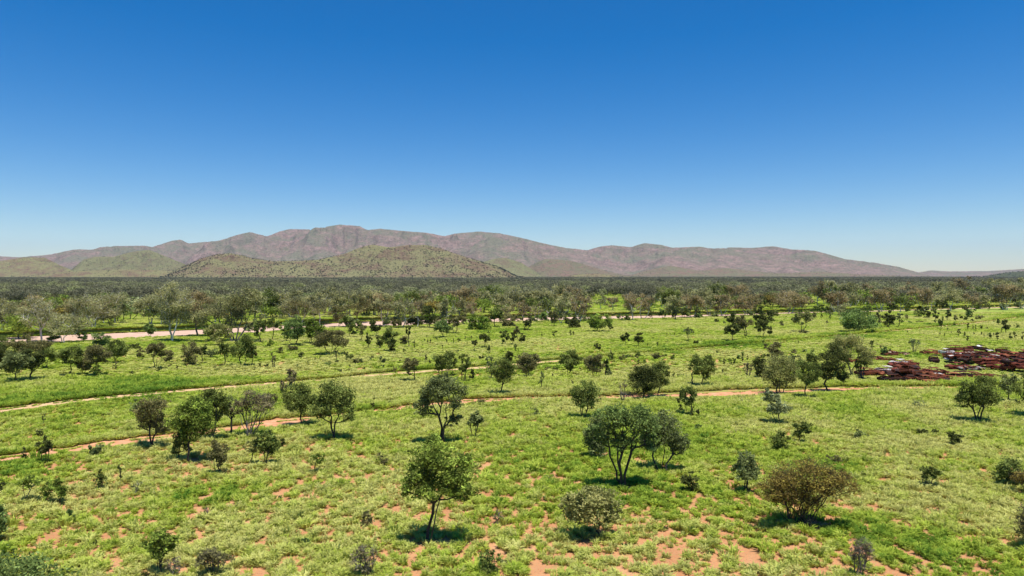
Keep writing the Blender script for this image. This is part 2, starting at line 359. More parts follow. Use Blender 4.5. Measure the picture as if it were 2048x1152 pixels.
hill("foothill", [(20, 556), (70, 548), (120, 542), (170, 539), (240, 536), (310, 538), (380, 541), (440, 545), (500, 556)], 4700, 5000, 5400, M['foot'], amp=0.3, wl=150, nrows=50, seed=12.5)
hill("foothill", [(-260, 545), (-160, 530), (-60, 520), (0, 520), (50, 512), (90, 513), (120, 528), (150, 541), (180, 556)], 5200, 5900, 6700, M['foot'], amp=0.55, wl=240, nrows=80, seed=4.2)
hill("foothill", [(100, 556), (140, 541), (165, 518), (190, 511), (230, 511), (250, 505), (275, 500), (300, 498), (330, 510), (355, 520), (400, 540), (440, 556)], 5300, 6200, 7000, M['greenhill'], amp=0.65, wl=240, nrows=80, seed=6.6)
hill("foothill", [(900, 556), (940, 530), (985, 516), (1010, 513), (1040, 522), (1070, 540), (1090, 556)], 5600, 6200, 6900, M['greenhill'], amp=0.35, wl=260, nrows=60, seed=2.9)
hill("foothill", [(1015, 556), (1045, 538), (1075, 523), (1090, 516), (1140, 519), (1180, 530), (1215, 541), (1250, 549), (1290, 556)], 6300, 7000, 7700, M['redhill'], amp=0.5, wl=300, nrows=70, seed=5.5)
hill("foothill", [(1120, 556), (1150, 547), (1190, 545), (1230, 549), (1260, 556)], 5200, 5500, 5900, M['foot'], amp=0.3, wl=200, nrows=40, seed=7.5)
hill("foothill", [(1240, 556), (1290, 540), (1340, 530), (1400, 540), (1450, 534), (1500, 540), (1560, 545), (1640, 541), (1700, 546), (1780, 549), (1860, 556)], 6700, 7500, 8300, M['redhill'], amp=0.6, wl=330, nrows=70, seed=9.5)
hill("foothill", [(1940, 556), (1975, 549), (2005, 544), (2050, 540), (2120, 538), (2220, 545), (2300, 556)], 5600, 6100, 6600, M['darkhill'], amp=0.4, wl=220, nrows=50, seed=10.5)

# ------------------------------------------------------------------ plant generator
def tubes(P0, P1, R0, R1, sides=5):
    P0, P1 = np.asarray(P0, float), np.asarray(P1, float); R0, R1 = np.asarray(R0), np.asarray(R1)
    d = P1 - P0; L = np.linalg.norm(d, axis=1, keepdims=True); d = d / np.maximum(L, 1e-6)
    ref = np.where(np.abs(d[:, 2:3]) > 0.9, np.array([[1., 0, 0]]), np.array([[0, 0, 1.]]))
    a = np.cross(d, ref); a /= np.maximum(np.linalg.norm(a, axis=1, keepdims=True), 1e-6); b = np.cross(d, a)
    th = np.arange(sides) * 2 * math.pi / sides
    ring = a[:, None, :] * np.cos(th)[None, :, None] + b[:, None, :] * np.sin(th)[None, :, None]
    e = d * np.minimum(R0, L[:, 0] * 0.3)[:, None] * 0.4
    V0 = (P0 - e)[:, None, :] + ring * R0[:, None, None]; V1 = (P1 + e)[:, None, :] + ring * R1[:, None, None]
    V = np.concatenate([V0, V1], 1).reshape(-1, 3)
    n = len(P0); base = np.arange(n)[:, None] * 2 * sides; i = np.arange(sides); j = (i + 1) % sides
    F = np.stack([base + i, base + j, base + sides + j, base + sides + i], -1).reshape(-1, 4)
    return V, F

def leaves(rng, C, size, aspect=0.42, up=0.35, elong=None):
    n = len(C)
    d = rng.normal(size=(n, 3)); d[:, 2] *= 0.7
    if elong is not None: d = d * np.array(elong)
    d /= np.linalg.norm(d, axis=1, keepdims=True)
    nrm = rng.normal(size=(n, 3)); nrm[:, 2] = np.abs(nrm[:, 2]) + up
    s = np.cross(d, nrm); s /= np.maximum(np.linalg.norm(s, axis=1, keepdims=True), 1e-6)
    L = size * rng.uniform(0.7, 1.3, (n, 1)); Wd = L * aspect * rng.uniform(0.8, 1.2, (n, 1))
    V = np.stack([C - d * L / 2, C + s * Wd / 2 - d * L * 0.05, C + d * L / 2, C - s * Wd / 2 - d * L * 0.05], 1).reshape(-1, 3)
    F = np.arange(n * 4).reshape(n, 4)
    return V, F

def build_plant(seed, height, blobs, nst=1, lean=0.0, trunk_r=0.1, ls=0.15, nclu=40, density=2.4, spread=0.12, cb=None, twigs=0, tintbias=0.0, direct=False, sprd_leaf=0.27, maxleaf=14000, sides=5, aspect=0.42):
    """blobs: (x, y, z, rx, ry, rz) in metres. returns (trunkV, trunkF, leafV, leafF, tint)"""
    rng = np.random.RandomState(seed)
    B = np.array(blobs, float)
    vol = (B[:, 3] * B[:, 4] * B[:, 5]) ** (2 / 3.); pick = rng.choice(len(B), nclu, p=vol / vol.sum())
    dr = rng.normal(size=(nclu, 3)); dr[:, 2] = dr[:, 2] * 0.9 + 0.15; dr /= np.linalg.norm(dr, axis=1, keepdims=True)
    rad = rng.uniform(0.12, 0.95, (nclu, 1)) ** 0.7
    C = B[pick, :3] + dr * rad * B[pick, 3:6]
    cr = B[pick, 3:6].mean(1)
    zmin = (B[:, 2] - B[:, 5]).min()
    cb = zmin if cb is None else cb
    C[:, 2] = np.maximum(C[:, 2], 0.05 * height)
    # skeleton
    nodes = []; par = []
    ctr = (B[:, :3] * vol[:, None]).sum(0) / vol.sum()
    tips = C[rng.choice(nclu, nst, replace=nclu < nst)] if direct else None
    for k in range(nst):
        a = 2 * math.pi * (k + rng.rand() * 0.6) / nst
        bx = np.array([math.cos(a), math.sin(a), 0]) * trunk_r * (1.1 if nst > 1 else 0) * (1 + 0.25 * nst)
        if 1 < nst < 5: bx[0] = (k - (nst - 1) / 2) * trunk_r * 2.6
        if direct: tip = tips[k]
        else:
            tb = B[np.argsort(B[:, 0])[int((k + 0.5) / nst * len(B))]] if nst > 1 else None
            tip = ctr * 0.25 + (tb[:3] * 0.75 if tb is not None else ctr * 0.75)
            tip = tip + np.array([lean, 0, 0]) * 0; tip[2] = max(tip[2], cb + 0.3 * (height - cb))
        p = [bx]
        nseg = 6
        bow = rng.normal(size=3) * spread * height * 0.35; bow[2] = 0
        for i in range(1, nseg + 1):
            s = i / nseg
            q = bx * (1 - s) + tip * s
            q = q + bow * math.sin(s * math.pi) + rng.normal(size=3) * 0.012 * height
            if not direct: q[:2] = bx[:2] * (1 - s ** 1.4) + tip[:2] * s ** 1.4 + (bow * math.sin(s * math.pi))[:2] + rng.normal(size=2) * 0.012 * height
            p.append(q)
        prev = -1
        for q in p:
            nodes.append(q); par.append(prev); prev = len(nodes) - 1
    order = np.argsort(np.linalg.norm(C - ctr * np.array([1, 1, 0.6]), axis=1))
    leafnode = []
    for ci in order:
        c = C[ci]; P = np.array(nodes)
        dist = np.linalg.norm(P - c, axis=1) + 0.9 * np.maximum(0, P[:, 2] - c[2] + 0.1 * height) + 5.0 * np.maximum(0, 0.9 * max(cb, 0) - P[:, 2])
        root = np.array([x < 0 for x in par]); dist = dist + root * 0.3 * height
        j = int(np.argmin(dist)); a = P[j]
        L = np.linalg.norm(c - a); k = 2 if L < 0.25 * height else 3
        prev = j
        for i in range(1, k + 1):
            s = i / k
            q = a * (1 - s) + c * s + rng.normal(size=3) * 0.05 * L * (i < k); q[2] += -0.08 * L * math.sin(s * math.pi)
            nodes.append(q); par.append(prev); prev = len(nodes) - 1
        leafnode.append(prev)
    P = np.array(nodes); n = len(P); cnt = np.zeros(n)
    for l in leafnode: cnt[l] += 1
    for i in range(n - 1, -1, -1):
        if par[i] >= 0: cnt[par[i]] += cnt[i]
    cnt = np.maximum(cnt, 0.35); mxc = max(cnt[[i for i in range(n) if par[i] < 0]])
    R = trunk_r * (cnt / mxc) ** 0.55
    R = np.maximum(R, trunk_r * 0.10)
    for k in range(nst):
        for i in range(7):
            R[k * 7 + i] = max(R[k * 7 + i], trunk_r * (0.62 - 0.07 * i) * (1.0 if nst < 6 else 0.7))
    e = [i for i in range(n) if par[i] >= 0]; pe = [par[i] for i in e]
    flare = np.where(P[:, 2] < 0.06 * height, 1.25, 1.0)
    TV, TF = tubes(P[pe], P[e], R[pe] * flare[pe], R[e] * flare[e], sides)
    if twigs:
        s = np.repeat(C, twigs, 0); dd = rng.normal(size=s.shape); dd[:, 2] = np.abs(dd[:, 2]) * 0.9 + 0.2
        dd /= np.linalg.norm(dd, axis=1, keepdims=True)
        e2 = s + dd * np.repeat(cr, twigs)[:, None] * rng.uniform(0.35, 0.9, (len(s), 1))
        tv, tf = tubes(s, e2, np.full(len(s), trunk_r * 0.12), np.full(len(s), trunk_r * 0.05), 3)
        TF = np.vstack([TF, tf + len(TV)]); TV = np.vstack([TV, tv])
    # leaves
    area = (math.pi * B[:, 3] * B[:, 5]).sum() * 0.62
    nl = int(min(maxleaf, density * area / (ls * ls * aspect * 0.6)))
    if nl < 3: return TV, TF, None, None, None
    ci = rng.choice(nclu, nl)
    off = rng.normal(size=(nl, 3)) * np.array([1, 1, 0.72]); 
    rr = np.linalg.norm(off, axis=1, keepdims=True); off = off / np.maximum(rr, 1e-6) * np.minimum(rr, 2.1)
    L = C[ci] + off * (cr[ci] * sprd_leaf)[:, None]
    L[:, 2] = np.maximum(L[:, 2], 0.03)
    LV, LF = leaves(rng, L, ls, aspect)
    ctint = rng.rand(nclu) ** 1.2 * 0.72
    tint = np.clip(ctint[ci] + rng.rand(nl) * 0.36 + tintbias, 0, 1)
    return TV, TF, LV, LF, tint

def crown_blobs(rng, x0, x1, z0, z1, depth=None, k=8, fill=0.42):
    cx, cz, rx, rz = (x0 + x1) / 2, (z0 + z1) / 2, (x1 - x0) / 2, (z1 - z0) / 2
    ry = depth if depth else rx * rng.uniform(0.85, 1.05)
    out = [(cx, 0, cz, rx * 0.55, ry * 0.55, rz * 0.55)]
    for i in range(k):
        a = 2 * math.pi * (i + rng.rand() * 0.8) / k
        s = rng.uniform(fill * 0.75, fill * 1.2)
        # ring in the plane of the silhouette, wandering in depth
        yy = rng.uniform(-0.75, 0.75)
        rr = math.sqrt(1 - yy * yy * 0.6)
        out.append((cx + math.cos(a) * rx * (1 - s) * rr, yy * ry * (1 - s), cz + math.sin(a) * rz * (1 - s) * rr, rx * s, ry * s, rz * s))
    return out

PLANTS = []        # (u, v, name) landmarks for later
def plant(kind, u, v, top, l, r, cbot, leaf, name, cat, label, group=None, nst=1, blobs=None, bark=None, seed=None, dens=1.0, tint=0.0, leafsize=None):
    D = gxy(u, v)[1]; X0 = gxy(u, v)[0]
    z0 = gz(u, D)
    if D > 180: # raised far bank etc.
        pass
    s = D / F / math.cos(PITCH)
    seed = seed if seed is not None else int(abs(u) * 7 + v * 13) % 99991
    rng = np.random.RandomState(seed)
    h = (v - top) * s
    ls = leafsize or max(0.19, D / 683.0 * 1.3)
    sc2 = s
    if (v - top) < 75: dens *= 1.3
    if blobs is not None:
        bl = []
        for (bx, by, br_x, br_z) in blobs:
            bl.append(((bx - u) * s, rng.uniform(-0.5, 0.5) * br_x * s, (v - by) * s, br_x * s, br_x * s * 0.95, br_z * s))
        # break each into smaller ones for an uneven outline
        out = []
        for b in bl:
            out.append((b[0], b[1], b[2], b[3] * .7, b[4] * .7, b[5] * .7))
            for i in range(5):
                a = 2 * math.pi * (i + rng.rand() * .8) / 5; k = rng.uniform(.3, .5); yy = rng.uniform(-.8, .8); rr = math.sqrt(1 - yy * yy * .6)
                out.append((b[0] + math.cos(a) * b[3] * (1 - k) * rr, b[1] + yy * b[4] * (1 - k), b[2] + math.sin(a) * b[5] * (1 - k) * rr, b[3] * k, b[4] * k, b[5] * k))
        bl = out
    else:
        bl = crown_blobs(rng, (l - u) * s, (r - u) * s, max((v - cbot) * s, 0.1), h, k=9 if (r - l) > 40 else 6)
    pxw = (r - l)
    npx = pxw * (cbot - top)
    nclu = int(np.clip(npx / 26, 20, 250))
    tr = np.clip(h * 0.0135, 0.03, 0.35)
    kw = dict(nst=nst, aspect=0.5, trunk_r=tr, ls=ls, nclu=nclu, density=5.2 * dens, tintbias=tint, sides=6 if h / D > 0.06 else 4)
    barkm = M['bark']
    if kind == 'T': pass
    elif kind == 'S': kw.update(nst=max(nst, 3), trunk_r=max(0.03, h * 0.015), density=4.4 * dens)
    elif kind == 'V':
        kw.update(nst=max(nst, 12), direct=True, trunk_r=max(0.025, h * (0.017 if nst < 10 else 0.011)), density=2.9 * dens, twigs=5, spread=0.05, nclu=int(nclu * 1.3)); barkm = M['barkgrey'] if nst < 20 else M['bark']
    elif kind == 'D':
        kw.update(nst=max(nst, 5), direct=True, trunk_r=max(0.025, h * 0.014), density=0.35 * dens, twigs=9); barkm = M['barkdead']
    elif kind == 'P':
        kw.update(nst=nst, trunk_r=max(0.025, h * 0.018), density=3.0 * dens, nclu=max(8, int(npx / 25)), spread=0.04)
    elif kind == 'G':
        kw.update(trunk_r=h * (0.017 if nst < 2 else 0.013), density=2.7 * dens, spread=0.10, nclu=int(np.clip(npx / 55, 22, 90)), sprd_leaf=0.30, twigs=3); barkm = M['barkwhite']
    if bark: barkm = M[bark]
    TV, TF, LV, LF, tt = build_plant(seed, h, bl, **kw)
    LM = M[leaf]
    # stretch the grown plant to the size the photo shows
    ref = LV if LV is not None and kind != 'D' else TV
    zt = np.percentile(ref[:, 2], 99.3); x0, x1 = np.percentile(ref[:, 0], [0.8, 99.2])
    sz = h / max(zt, 0.05); sx = (r - l) * s / max(x1 - x0, 0.05)
    zl = max(np.percentile(ref[:, 2], 1.5), 0.05 * zt) if kind != 'D' else 0.3 * zt; tl = min(max((v - cbot) * s, 0.04 * h), zl * sz * 1.25) if kind != 'D' else zl * sz
    sx = min(max(sx, 0.7), 1.6); offx = ((l + r) / 2 - u) * s - (x0 + x1) / 2 * sx
    for W_ in (TV, LV):
        if W_ is not None:
            W_[:, 2] = np.where(W_[:, 2] < zl, W_[:, 2] * (tl / zl), tl + (W_[:, 2] - zl) * (h - tl) / max(zt - zl, 0.05)); W_[:, 0] = W_[:, 0] * sx + offx * np.clip(W_[:, 2] / h, 0, 1); W_[:, 1] *= (sx + 1) / 2
    loc = (X0, D, z0 - 0.02)
    pxh = (v - top) / 2
    tn, cn = ('trunk', 'crown') if kind in 'TG' else ('stems', 'foliage')
    if pxh < 9 or LV is None:
        if LV is not None:
            V = np.vstack([TV, LV]); Fq = np.vstack([TF, LF + len(TV)])
            mi = np.r_[np.zeros(len(TF)), np.ones(len(LF))]; ti = np.r_[np.zeros(len(TF)), tt]
            me = make_mesh(name, V, Fq, [barkm, LM], mi, fattr={"tint": ti})
        else: me = make_mesh(name, TV, TF, [barkm])
        o = link(name, me, loc=loc)
    else:
        o = bpy.data.objects.new(name, None); COL.objects.link(o); o.location = loc; o.empty_display_size = 0.5
        link(tn, make_mesh(tn, TV, TF, [barkm]), o)
        link(cn, make_mesh(cn, LV, LF, [LM], fattr={"tint": tt}), o)
    tag(o, label, cat, group)
    return o
# ------------------------------------------------------------------ the plants the photo shows one by one
CATS = dict(acacia_tree='tree', leafy_tree='tree', bushy_tree='tree', river_gum='gum tree', shrub='shrub', dead_shrub='dead shrub', sapling='sapling', bare_shrub='bare shrub')
A, LT, BT, RG, SH, DS, SP, BS = 'acacia_tree', 'leafy_tree', 'bushy_tree', 'river_gum', 'shrub', 'dead_shrub', 'sapling', 'bare_shrub'
def X_(kind, u, v, top, l, r, cb, leaf, name, label, **k): plant(kind, u, v, top, l, r, cb, leaf, name, CATS[name], label, **k)

# foreground
X_('T', 858, 1088, 878, 808, 950, 990, 'bright', A, "tallest foreground tree, twin thin trunks leaning apart, bright leaf tips on its crown", nst=2, blobs=[(862, 918, 46, 40), (915, 942, 38, 32), (838, 960, 34, 42), (888, 972, 38, 32), (928, 975, 26, 26), (868, 950, 44, 40)], dens=0.95, tint=-0.03)
X_('T', 885, 888, 750, 832, 932, 842, 'grey', A, "tall grey-green tree on three thin trunks directly behind the tallest foreground tree", nst=3, blobs=[(870, 782, 34, 30), (905, 790, 26, 32), (852, 810, 22, 24), (905, 838, 18, 12), (885, 765, 24, 16)])
X_('T', 1245, 975, 808, 1175, 1312, 895, 'blue', A, "wide spreading tree on several slender dark trunks, largest of the right foreground", nst=5, blobs=[(1228, 838, 36, 30), (1275, 845, 40, 36), (1205, 870, 26, 30), (1290, 890, 24, 26), (1245, 885, 26, 22)])
X_('T', 1325, 945, 825, 1283, 1376, 905, 'grey', A, "grey-green tree with a forked trunk touching the right side of the wide spreading tree", nst=3, blobs=[(1330, 858, 38, 34), (1305, 875, 22, 24), (1355, 880, 22, 26)])
X_('T', 1190, 917, 828, 1168, 1216, 908, 'grey', BT, "low leafy tree half hidden behind the left side of the wide spreading tree", nst=2)
X_('T', 1197, 1075, 972, 1122, 1240, 1046, 'pale', BT, "low broad pale grey-green tree with a short trunk, in front of the wide spreading tree", nst=2, blobs=[(1165, 1005, 34, 30), (1205, 1010, 34, 34), (1150, 1025, 26, 20), (1222, 1028, 20, 24), (1182, 1018, 42, 34)], tint=0.08)
X_('V', 1600, 1052, 918, 1515, 1700, 1018, 'brown', BS, "broad brownish vase-shaped shrub with dark stems fanning from the ground in the right foreground", nst=26, blobs=[(1600, 958, 60, 38), (1555, 975, 40, 34), (1650, 972, 44, 32), (1600, 990, 50, 26), (1600, 1008, 42, 24)], tint=0.03, dens=1.0, leafsize=0.13)
X_('D', 1632, 1056, 1036, 1612, 1650, 1056, 'dead', DS, "low tangle of grey dead twigs at the foot of the broad brownish shrub")
X_('T', 1493, 985, 905, 1465, 1518, 955, 'grey', BT, "small upright tree with a thick dark trunk just left of the broad brownish shrub", nst=3)
X_('S', 1558, 902, 862, 1540, 1578, 897, 'olive', SH, "compact dark leafy shrub, left one of the pair behind the broad brownish shrub")
X_('T', 1603, 888, 842, 1586, 1624, 872, 'olive', BT, "little leaning tree, right one of the pair behind the broad brownish shrub", nst=2)
X_('T', 1558, 850, 778, 1530, 1580, 825, 'silver', A, "small tree with silvery white top and two crooked stems below the lower track", nst=2, blobs=[(1548, 795, 18, 16), (1562, 812, 18, 14), (1545, 812, 14, 12)])
X_('T', 1957, 848, 753, 1924, 1998, 812, 'olive', A, "dense round-headed tree on a branching trunk in front of the car wrecks", nst=3, blobs=[(1960, 778, 34, 26), (1945, 795, 22, 20), (1978, 795, 20, 18)])
X_('T', 1922, 820, 782, 1911, 1934, 802, 'grey', BT, "slim little tree at the left edge of the dense round-headed tree", nst=2)
X_('T', 2018, 808, 748, 1999, 2036, 785, 'grey', BT, "thin-trunked tree between the dense round-headed tree and the right edge", nst=1)
X_('T', 2058, 836, 742, 2026, 2094, 802, 'olive', A, "dark tree cut off by the right edge beside the car wrecks", nst=2)
X_('T', 2016, 973, 918, 1987, 2048, 960, 'olive', BT, "low dark bushy tree near the right edge with its shadow to the left", nst=2)
X_('V', 2064, 990, 932, 2028, 2100, 975, 'brown', BS, "brownish shrub cut off by the right edge in front of the low dark bushy tree", nst=12)
X_('V', 2082, 1100, 985, 2028, 2140, 1080, 'greybrown', BS, "large dark twiggy shrub cut off by the lower right edge", nst=16)
X_('T', 1857, 978, 932, 1844, 1882, 956, 'olive', BT, "small solitary tree with a flat tufted crown in the open grass on the right", nst=2)
X_('D', 1848, 975, 945, 1841, 1856, 972, 'dead', DS, "spindly bare twigs against the left side of the small flat-crowned tree", nst=3)
X_('S', 1910, 893, 864, 1896, 1924, 888, 'dark', SH, "dark leaning shrub in the grass below the dense round-headed tree")
X_('S', 1843, 871, 857, 1832, 1856, 870, 'dark', SH, "low dark cushion shrub, left one of two side by side in the right grassland")
X_('S', 1868, 870, 857, 1860, 1877, 869, 'dark', SH, "low dark cushion shrub, smaller right one of two side by side in the right grassland")
X_('D', 1838, 820, 795, 1826, 1850, 817, 'grey', DS, "sparse wiry shrub standing alone below the lower track in front of the car wrecks", dens=1.5)
X_('S', 1380, 986, 943, 1362, 1399, 980, 'dark', SH, "dark green shrub right of the forked grey-green tree in the foreground")
X_('S', 1397, 864, 848, 1388, 1406, 862, 'blue', SH, "small blue-grey shrub in the grass right of the forked grey-green tree")
X_('S', 1722, 880, 858, 1708, 1734, 878, 'grey', SH, "faint grey-green shrub in the open grass of the right middle ground", dens=0.5)
X_('S', 1668, 930, 910, 1652, 1682, 928, 'greybrown', SH, "small grey shrub showing behind the right top of the broad brownish shrub", dens=0.8)
X_('T', 1168, 840, 763, 1142, 1200, 814, 'olive', A, "bushy olive tree standing alone between the lower track and the wide spreading tree", nst=3)
X_('T', 1290, 800, 732, 1260, 1322, 782, 'dark', A, "dark dense tree beside the grey brush heap on the lower track", nst=2)
X_('T', 1316, 793, 722, 1300, 1340, 770, 'olive', A, "slender tree joined to the right side of the dark dense tree on the lower track", nst=1)
X_('T', 1378, 834, 772, 1361, 1394, 808, 'olive', BT, "small tree with two slanting trunks just below the lower track, right of centre", nst=2)
X_('P', 1360, 828, 788, 1354, 1367, 822, 'dark', SP, "dark narrow column-like sapling touching the small two-trunked tree")
X_('P', 1384, 836, 812, 1381, 1388, 833, 'dark', SP, "short dark upright sapling just right of the small two-trunked tree")
X_('P', 1395, 838, 818, 1391, 1399, 836, 'dark', SP, "shortest dark upright sapling, second to the right of the small two-trunked tree")
X_('D', 1245, 806, 760, 1236, 1254, 795, 'gumred', DS, "thin reddish bare stems standing left of the grey brush heap", nst=4)
X_('T', 950, 880, 823, 934, 966, 850, 'grey', BT, "small tree with clustered dark stems right of the three-trunked grey-green tree", nst=3)
X_('D', 995, 1047, 1020, 984, 1006, 1045, 'dead', DS, "small purplish grey dead shrub in the grass right of the tallest foreground tree", dens=2.5)
X_('D', 1098, 962, 950, 1084, 1110, 961, 'dead', DS, "flat greyish dead tuft on bare soil left of the wide spreading tree")
X_('T', 322, 1152, 1058, 292, 352, 1112, 'bright', BT, "bright green upright tree at the bottom edge in the left foreground", nst=4)
X_('D', 347, 1156, 1112, 332, 366, 1150, 'dead', DS, "bare thin branches right of the bright green tree at the bottom edge", nst=6)
X_('V', 427, 1152, 1096, 396, 464, 1130, 'greybrown', BS, "brownish round shrub at the bottom edge right of the bright green tree", nst=8)
X_('S', 20, 1215, 1105, -85, 118, 1208, 'blue', SH, "wide blue-green shrub filling the bottom left corner", nst=8)
X_('D', 735, 1154, 1085, 703, 756, 1150, 'dead', DS, "grey twiggy bush at the bottom edge left of the tallest foreground tree", dens=2.2, nst=9)
X_('S', 978, 1148, 1100, 958, 1000, 1142, 'olive', SH, "dark olive shrub at the bottom edge right of the tallest foreground tree", dens=0.8)
X_('D', 1716, 1156, 1072, 1700, 1746, 1150, 'dead', BS, "spray of grey leaning wands at the bottom edge below the broad brownish shrub", nst=12, dens=1.4)
X_('S', 735, 1052, 1022, 722, 748, 1050, 'greybrown', SH, "small grey-brown shrub in the grass left of the tallest foreground tree", dens=0.7)
X_('S', 762, 930, 906, 750, 776, 928, 'greybrown', SH, "faint grey shrub beside bare soil left of the three-trunked grey-green tree", dens=0.6)
X_('S', 612, 1092, 1074, 603, 622, 1090, 'blue', SH, "small bluish shrub alone in the lower left grass")
X_('D', 413, 1036, 1010, 406, 420, 1034, 'dead', DS, "small bleached dead stick bush in the left foreground grass", dens=1)

# left foreground cluster
X_('T', 305, 896, 793, 274, 342, 862, 'greybrown', A, "grey-crowned tree with a forked thin trunk at the left of the big left cluster", nst=2, blobs=[(308, 820, 32, 26), (292, 840, 18, 20), (322, 845, 20, 18)])
X_('T', 378, 926, 797, 340, 426, 880, 'bright', LT, "big leafy tree with bright green upper foliage and thick dark trunk in the left cluster", nst=1, blobs=[(385, 822, 36, 24), (360, 840, 26, 30), (400, 850, 26, 28), (375, 865, 24, 20)])
X_('T', 360, 924, 850, 346, 380, 905, 'olive', LT, "bushy tree leafy down to the ground against the big leafy tree's left trunk", nst=1)
X_('T', 422, 883, 776, 400, 457, 838, 'olive', A, "dark tall tree standing just behind and right of the big leafy tree", nst=2)
X_('V', 500, 878, 783, 460, 548, 825, 'dead', BS, "grey vase-shaped shrub with many bare dark stems at the right of the left cluster", nst=16, blobs=[(500, 810, 32, 24), (478, 825, 20, 20), (528, 822, 20, 18)], dens=0.9)
X_('P', 463, 872, 790, 452, 474, 835, 'grey', SP, "thin pole-like tree beside the left side of the grey vase-shaped shrub")
X_('T', 437, 950, 878, 419, 457, 930, 'greybrown', BT, "narrow grey-dark tree in front of the big leafy tree's right side", nst=3)
X_('T', 496, 933, 880, 485, 516, 905, 'pale', BT, "small pale green tree in front of the grey vase-shaped shrub", nst=1)
X_('T', 532, 932, 860, 510, 556, 908, 'olive', BT, "dark olive bushy tree to the right of the small pale green tree", nst=2)
X_('P', 566, 898, 876, 559, 572, 896, 'dark', SP, "small dark pointed sapling right of the dark olive bushy tree")
X_('T', 92, 926, 873, 75, 108, 905, 'dark', BT, "dark little tree with its shadow on the lower track at far left", nst=3)
X_('P', 273, 832, 798, 262, 286, 822, 'grey', SP, "thin sapling behind the grey-crowned tree of the left cluster")
X_('S', 549, 813, 785, 530, 556, 806, 'greybrown', SH, "small grey shrub showing above the right side of the grey vase-shaped shrub", dens=0.8)
X_('T', 600, 853, 768, 565, 636, 822, 'olive', A, "round olive tree beside the red lower track, left one of an evenly sized pair", nst=1)
X_('T', 665, 880, 763, 628, 711, 836, 'olive', A, "full olive tree with a V-shaped double trunk, right one of its pair", nst=2, blobs=[(672, 790, 36, 26), (650, 810, 24, 24), (690, 812, 22, 24)])
X_('V', 567, 792, 760, 560, 574, 786, 'dead', DS, "burnt grey upright shrub, shorter left one of two beside the upper track", nst=6, dens=1)
X_('V', 582, 780, 738, 572, 594, 765, 'dead', DS, "burnt grey upright shrub, taller right one of two beside the upper track", nst=9, dens=1.2)

# far left foreground
X_('T', 50, 1006, 950, 40, 77, 975, 'bright', BT, "small light green tree with a dark trunk, leftmost of three in the left foreground", nst=2)
X_('S', 92, 1006, 962, 78, 108, 1000, 'bright', SH, "light green shrub in the middle of three small plants in the left foreground", dens=0.8)
X_('T', 119, 1008, 957, 102, 138, 990, 'bright', BT, "light green small tree, rightmost of three in the left foreground", nst=2)
X_('T', -6, 1090, 1010, -35, 18, 1065, 'blue', BT, "dark leafy tree cut off by the left edge in the foreground", nst=2)
X_('S', -2, 990, 960, -14, 9, 986, 'dark', SH, "dark shrub clipped by the left edge above the cut-off leafy tree")
X_('P', 202, 982, 938, 189, 214, 972, 'olive', SP, "thin leafy sapling beside the bare-stemmed one in the left foreground", nst=3)
X_('P', 239, 972, 928, 234, 245, 955, 'dark', SP, "single bare upright stem in the left foreground", dens=0.5)
X_('D', 270, 990, 960, 260, 284, 985, 'silver', DS, "white and grey dead branches arching in the left foreground", dens=1)
X_('S', 140, 1046, 1018, 130, 151, 1042, 'blue', SH, "small blue-grey shrub on bare soil in the left foreground")
X_('S', 190, 914, 888, 177, 204, 910, 'grey', SH, "grey-green shrub just below the lower track at left", dens=0.8)
X_('P', 47, 922, 893, 43, 53, 915, 'dark', SP, "small dark sapling on the lower track's edge at far left")
X_('S', 79, 874, 858, 72, 88, 872, 'dark', SH, "small dark shrub between the two tracks at far left")
X_('P', 87, 852, 826, 83, 92, 840, 'dark', SP, "thin cross-shaped stem between the two tracks at far left", dens=0.4)
X_('T', 634, 948, 905, 618, 648, 928, 'bright', SP, "spindly light green sapling on bare soil below the V-trunked tree", dens=0.5)
X_('P', 745, 822, 795, 741, 750, 812, 'dark', SP, "thin dark bare sapling at the lower track right of the V-trunked tree", dens=0.4)
X_('S', 1010, 1130, 1118, 1000, 1022, 1129, 'grey', SH, "tiny grey-green bush at the bottom centre")
X_('S', 956, 812, 798, 944, 970, 811, 'greybrown', SH, "low grey bush on the near edge of the lower track at centre")
X_('S', 1088, 880, 868, 1082, 1098, 879, 'dark', SH, "small dark bush alone in the central grass")
X_('S', 1070, 835, 815, 1060, 1080, 833, 'grey', SH, "faint grey-green bush in the central grass", dens=0.4)

# middle ground, between and beyond the tracks
X_('T', 825, 767, 716, 803, 839, 747, 'greybrown', A, "round grey-brown tree just below the upper track, leftmost of the central row", nst=1)
X_('T', 885, 762, 704, 867, 906, 740, 'olive', A, "tall olive tree on the upper track behind the three-trunked grey-green tree", nst=2)
X_('T', 906, 752, 706, 897, 915, 732, 'olive', BT, "slim tree touching the right side of the tall olive tree on the upper track", nst=1)
X_('T', 928, 768, 708, 917, 941, 742, 'olive', BT, "thin tree with several dark trunks below the upper track", nst=4)
X_('P', 945, 766, 738, 939, 950, 756, 'dark', SP, "dark leaning sapling right of the thin several-trunked tree")
X_('T', 1001, 792, 716, 977, 1030, 762, 'olive', A, "tall oval olive tree with a single dark trunk at centre between the tracks", nst=1, tint=0.05)
X_('T', 1015, 748, 702, 1006, 1026, 722, 'dark', BT, "dark tufted tree top directly behind the tall oval olive tree", nst=1)
X_('P', 983, 762, 712, 971, 994, 740, 'grey', SP, "spindly tree at the left side of the tall oval olive tree", dens=0.8)
X_('T', 1055, 757, 706, 1031, 1079, 742, 'greybrown', A, "round grey-brown tree right of the tall oval olive tree", nst=3)
X_('P', 1083, 782, 742, 1078, 1089, 765, 'grey', SP, "thin bare sapling between the tracks right of the round grey-brown tree", dens=0.4)
X_('T', 1137, 753, 701, 1119, 1162, 738, 'olive', A, "airy dark-topped tree where the upper track fades into grass", nst=2)
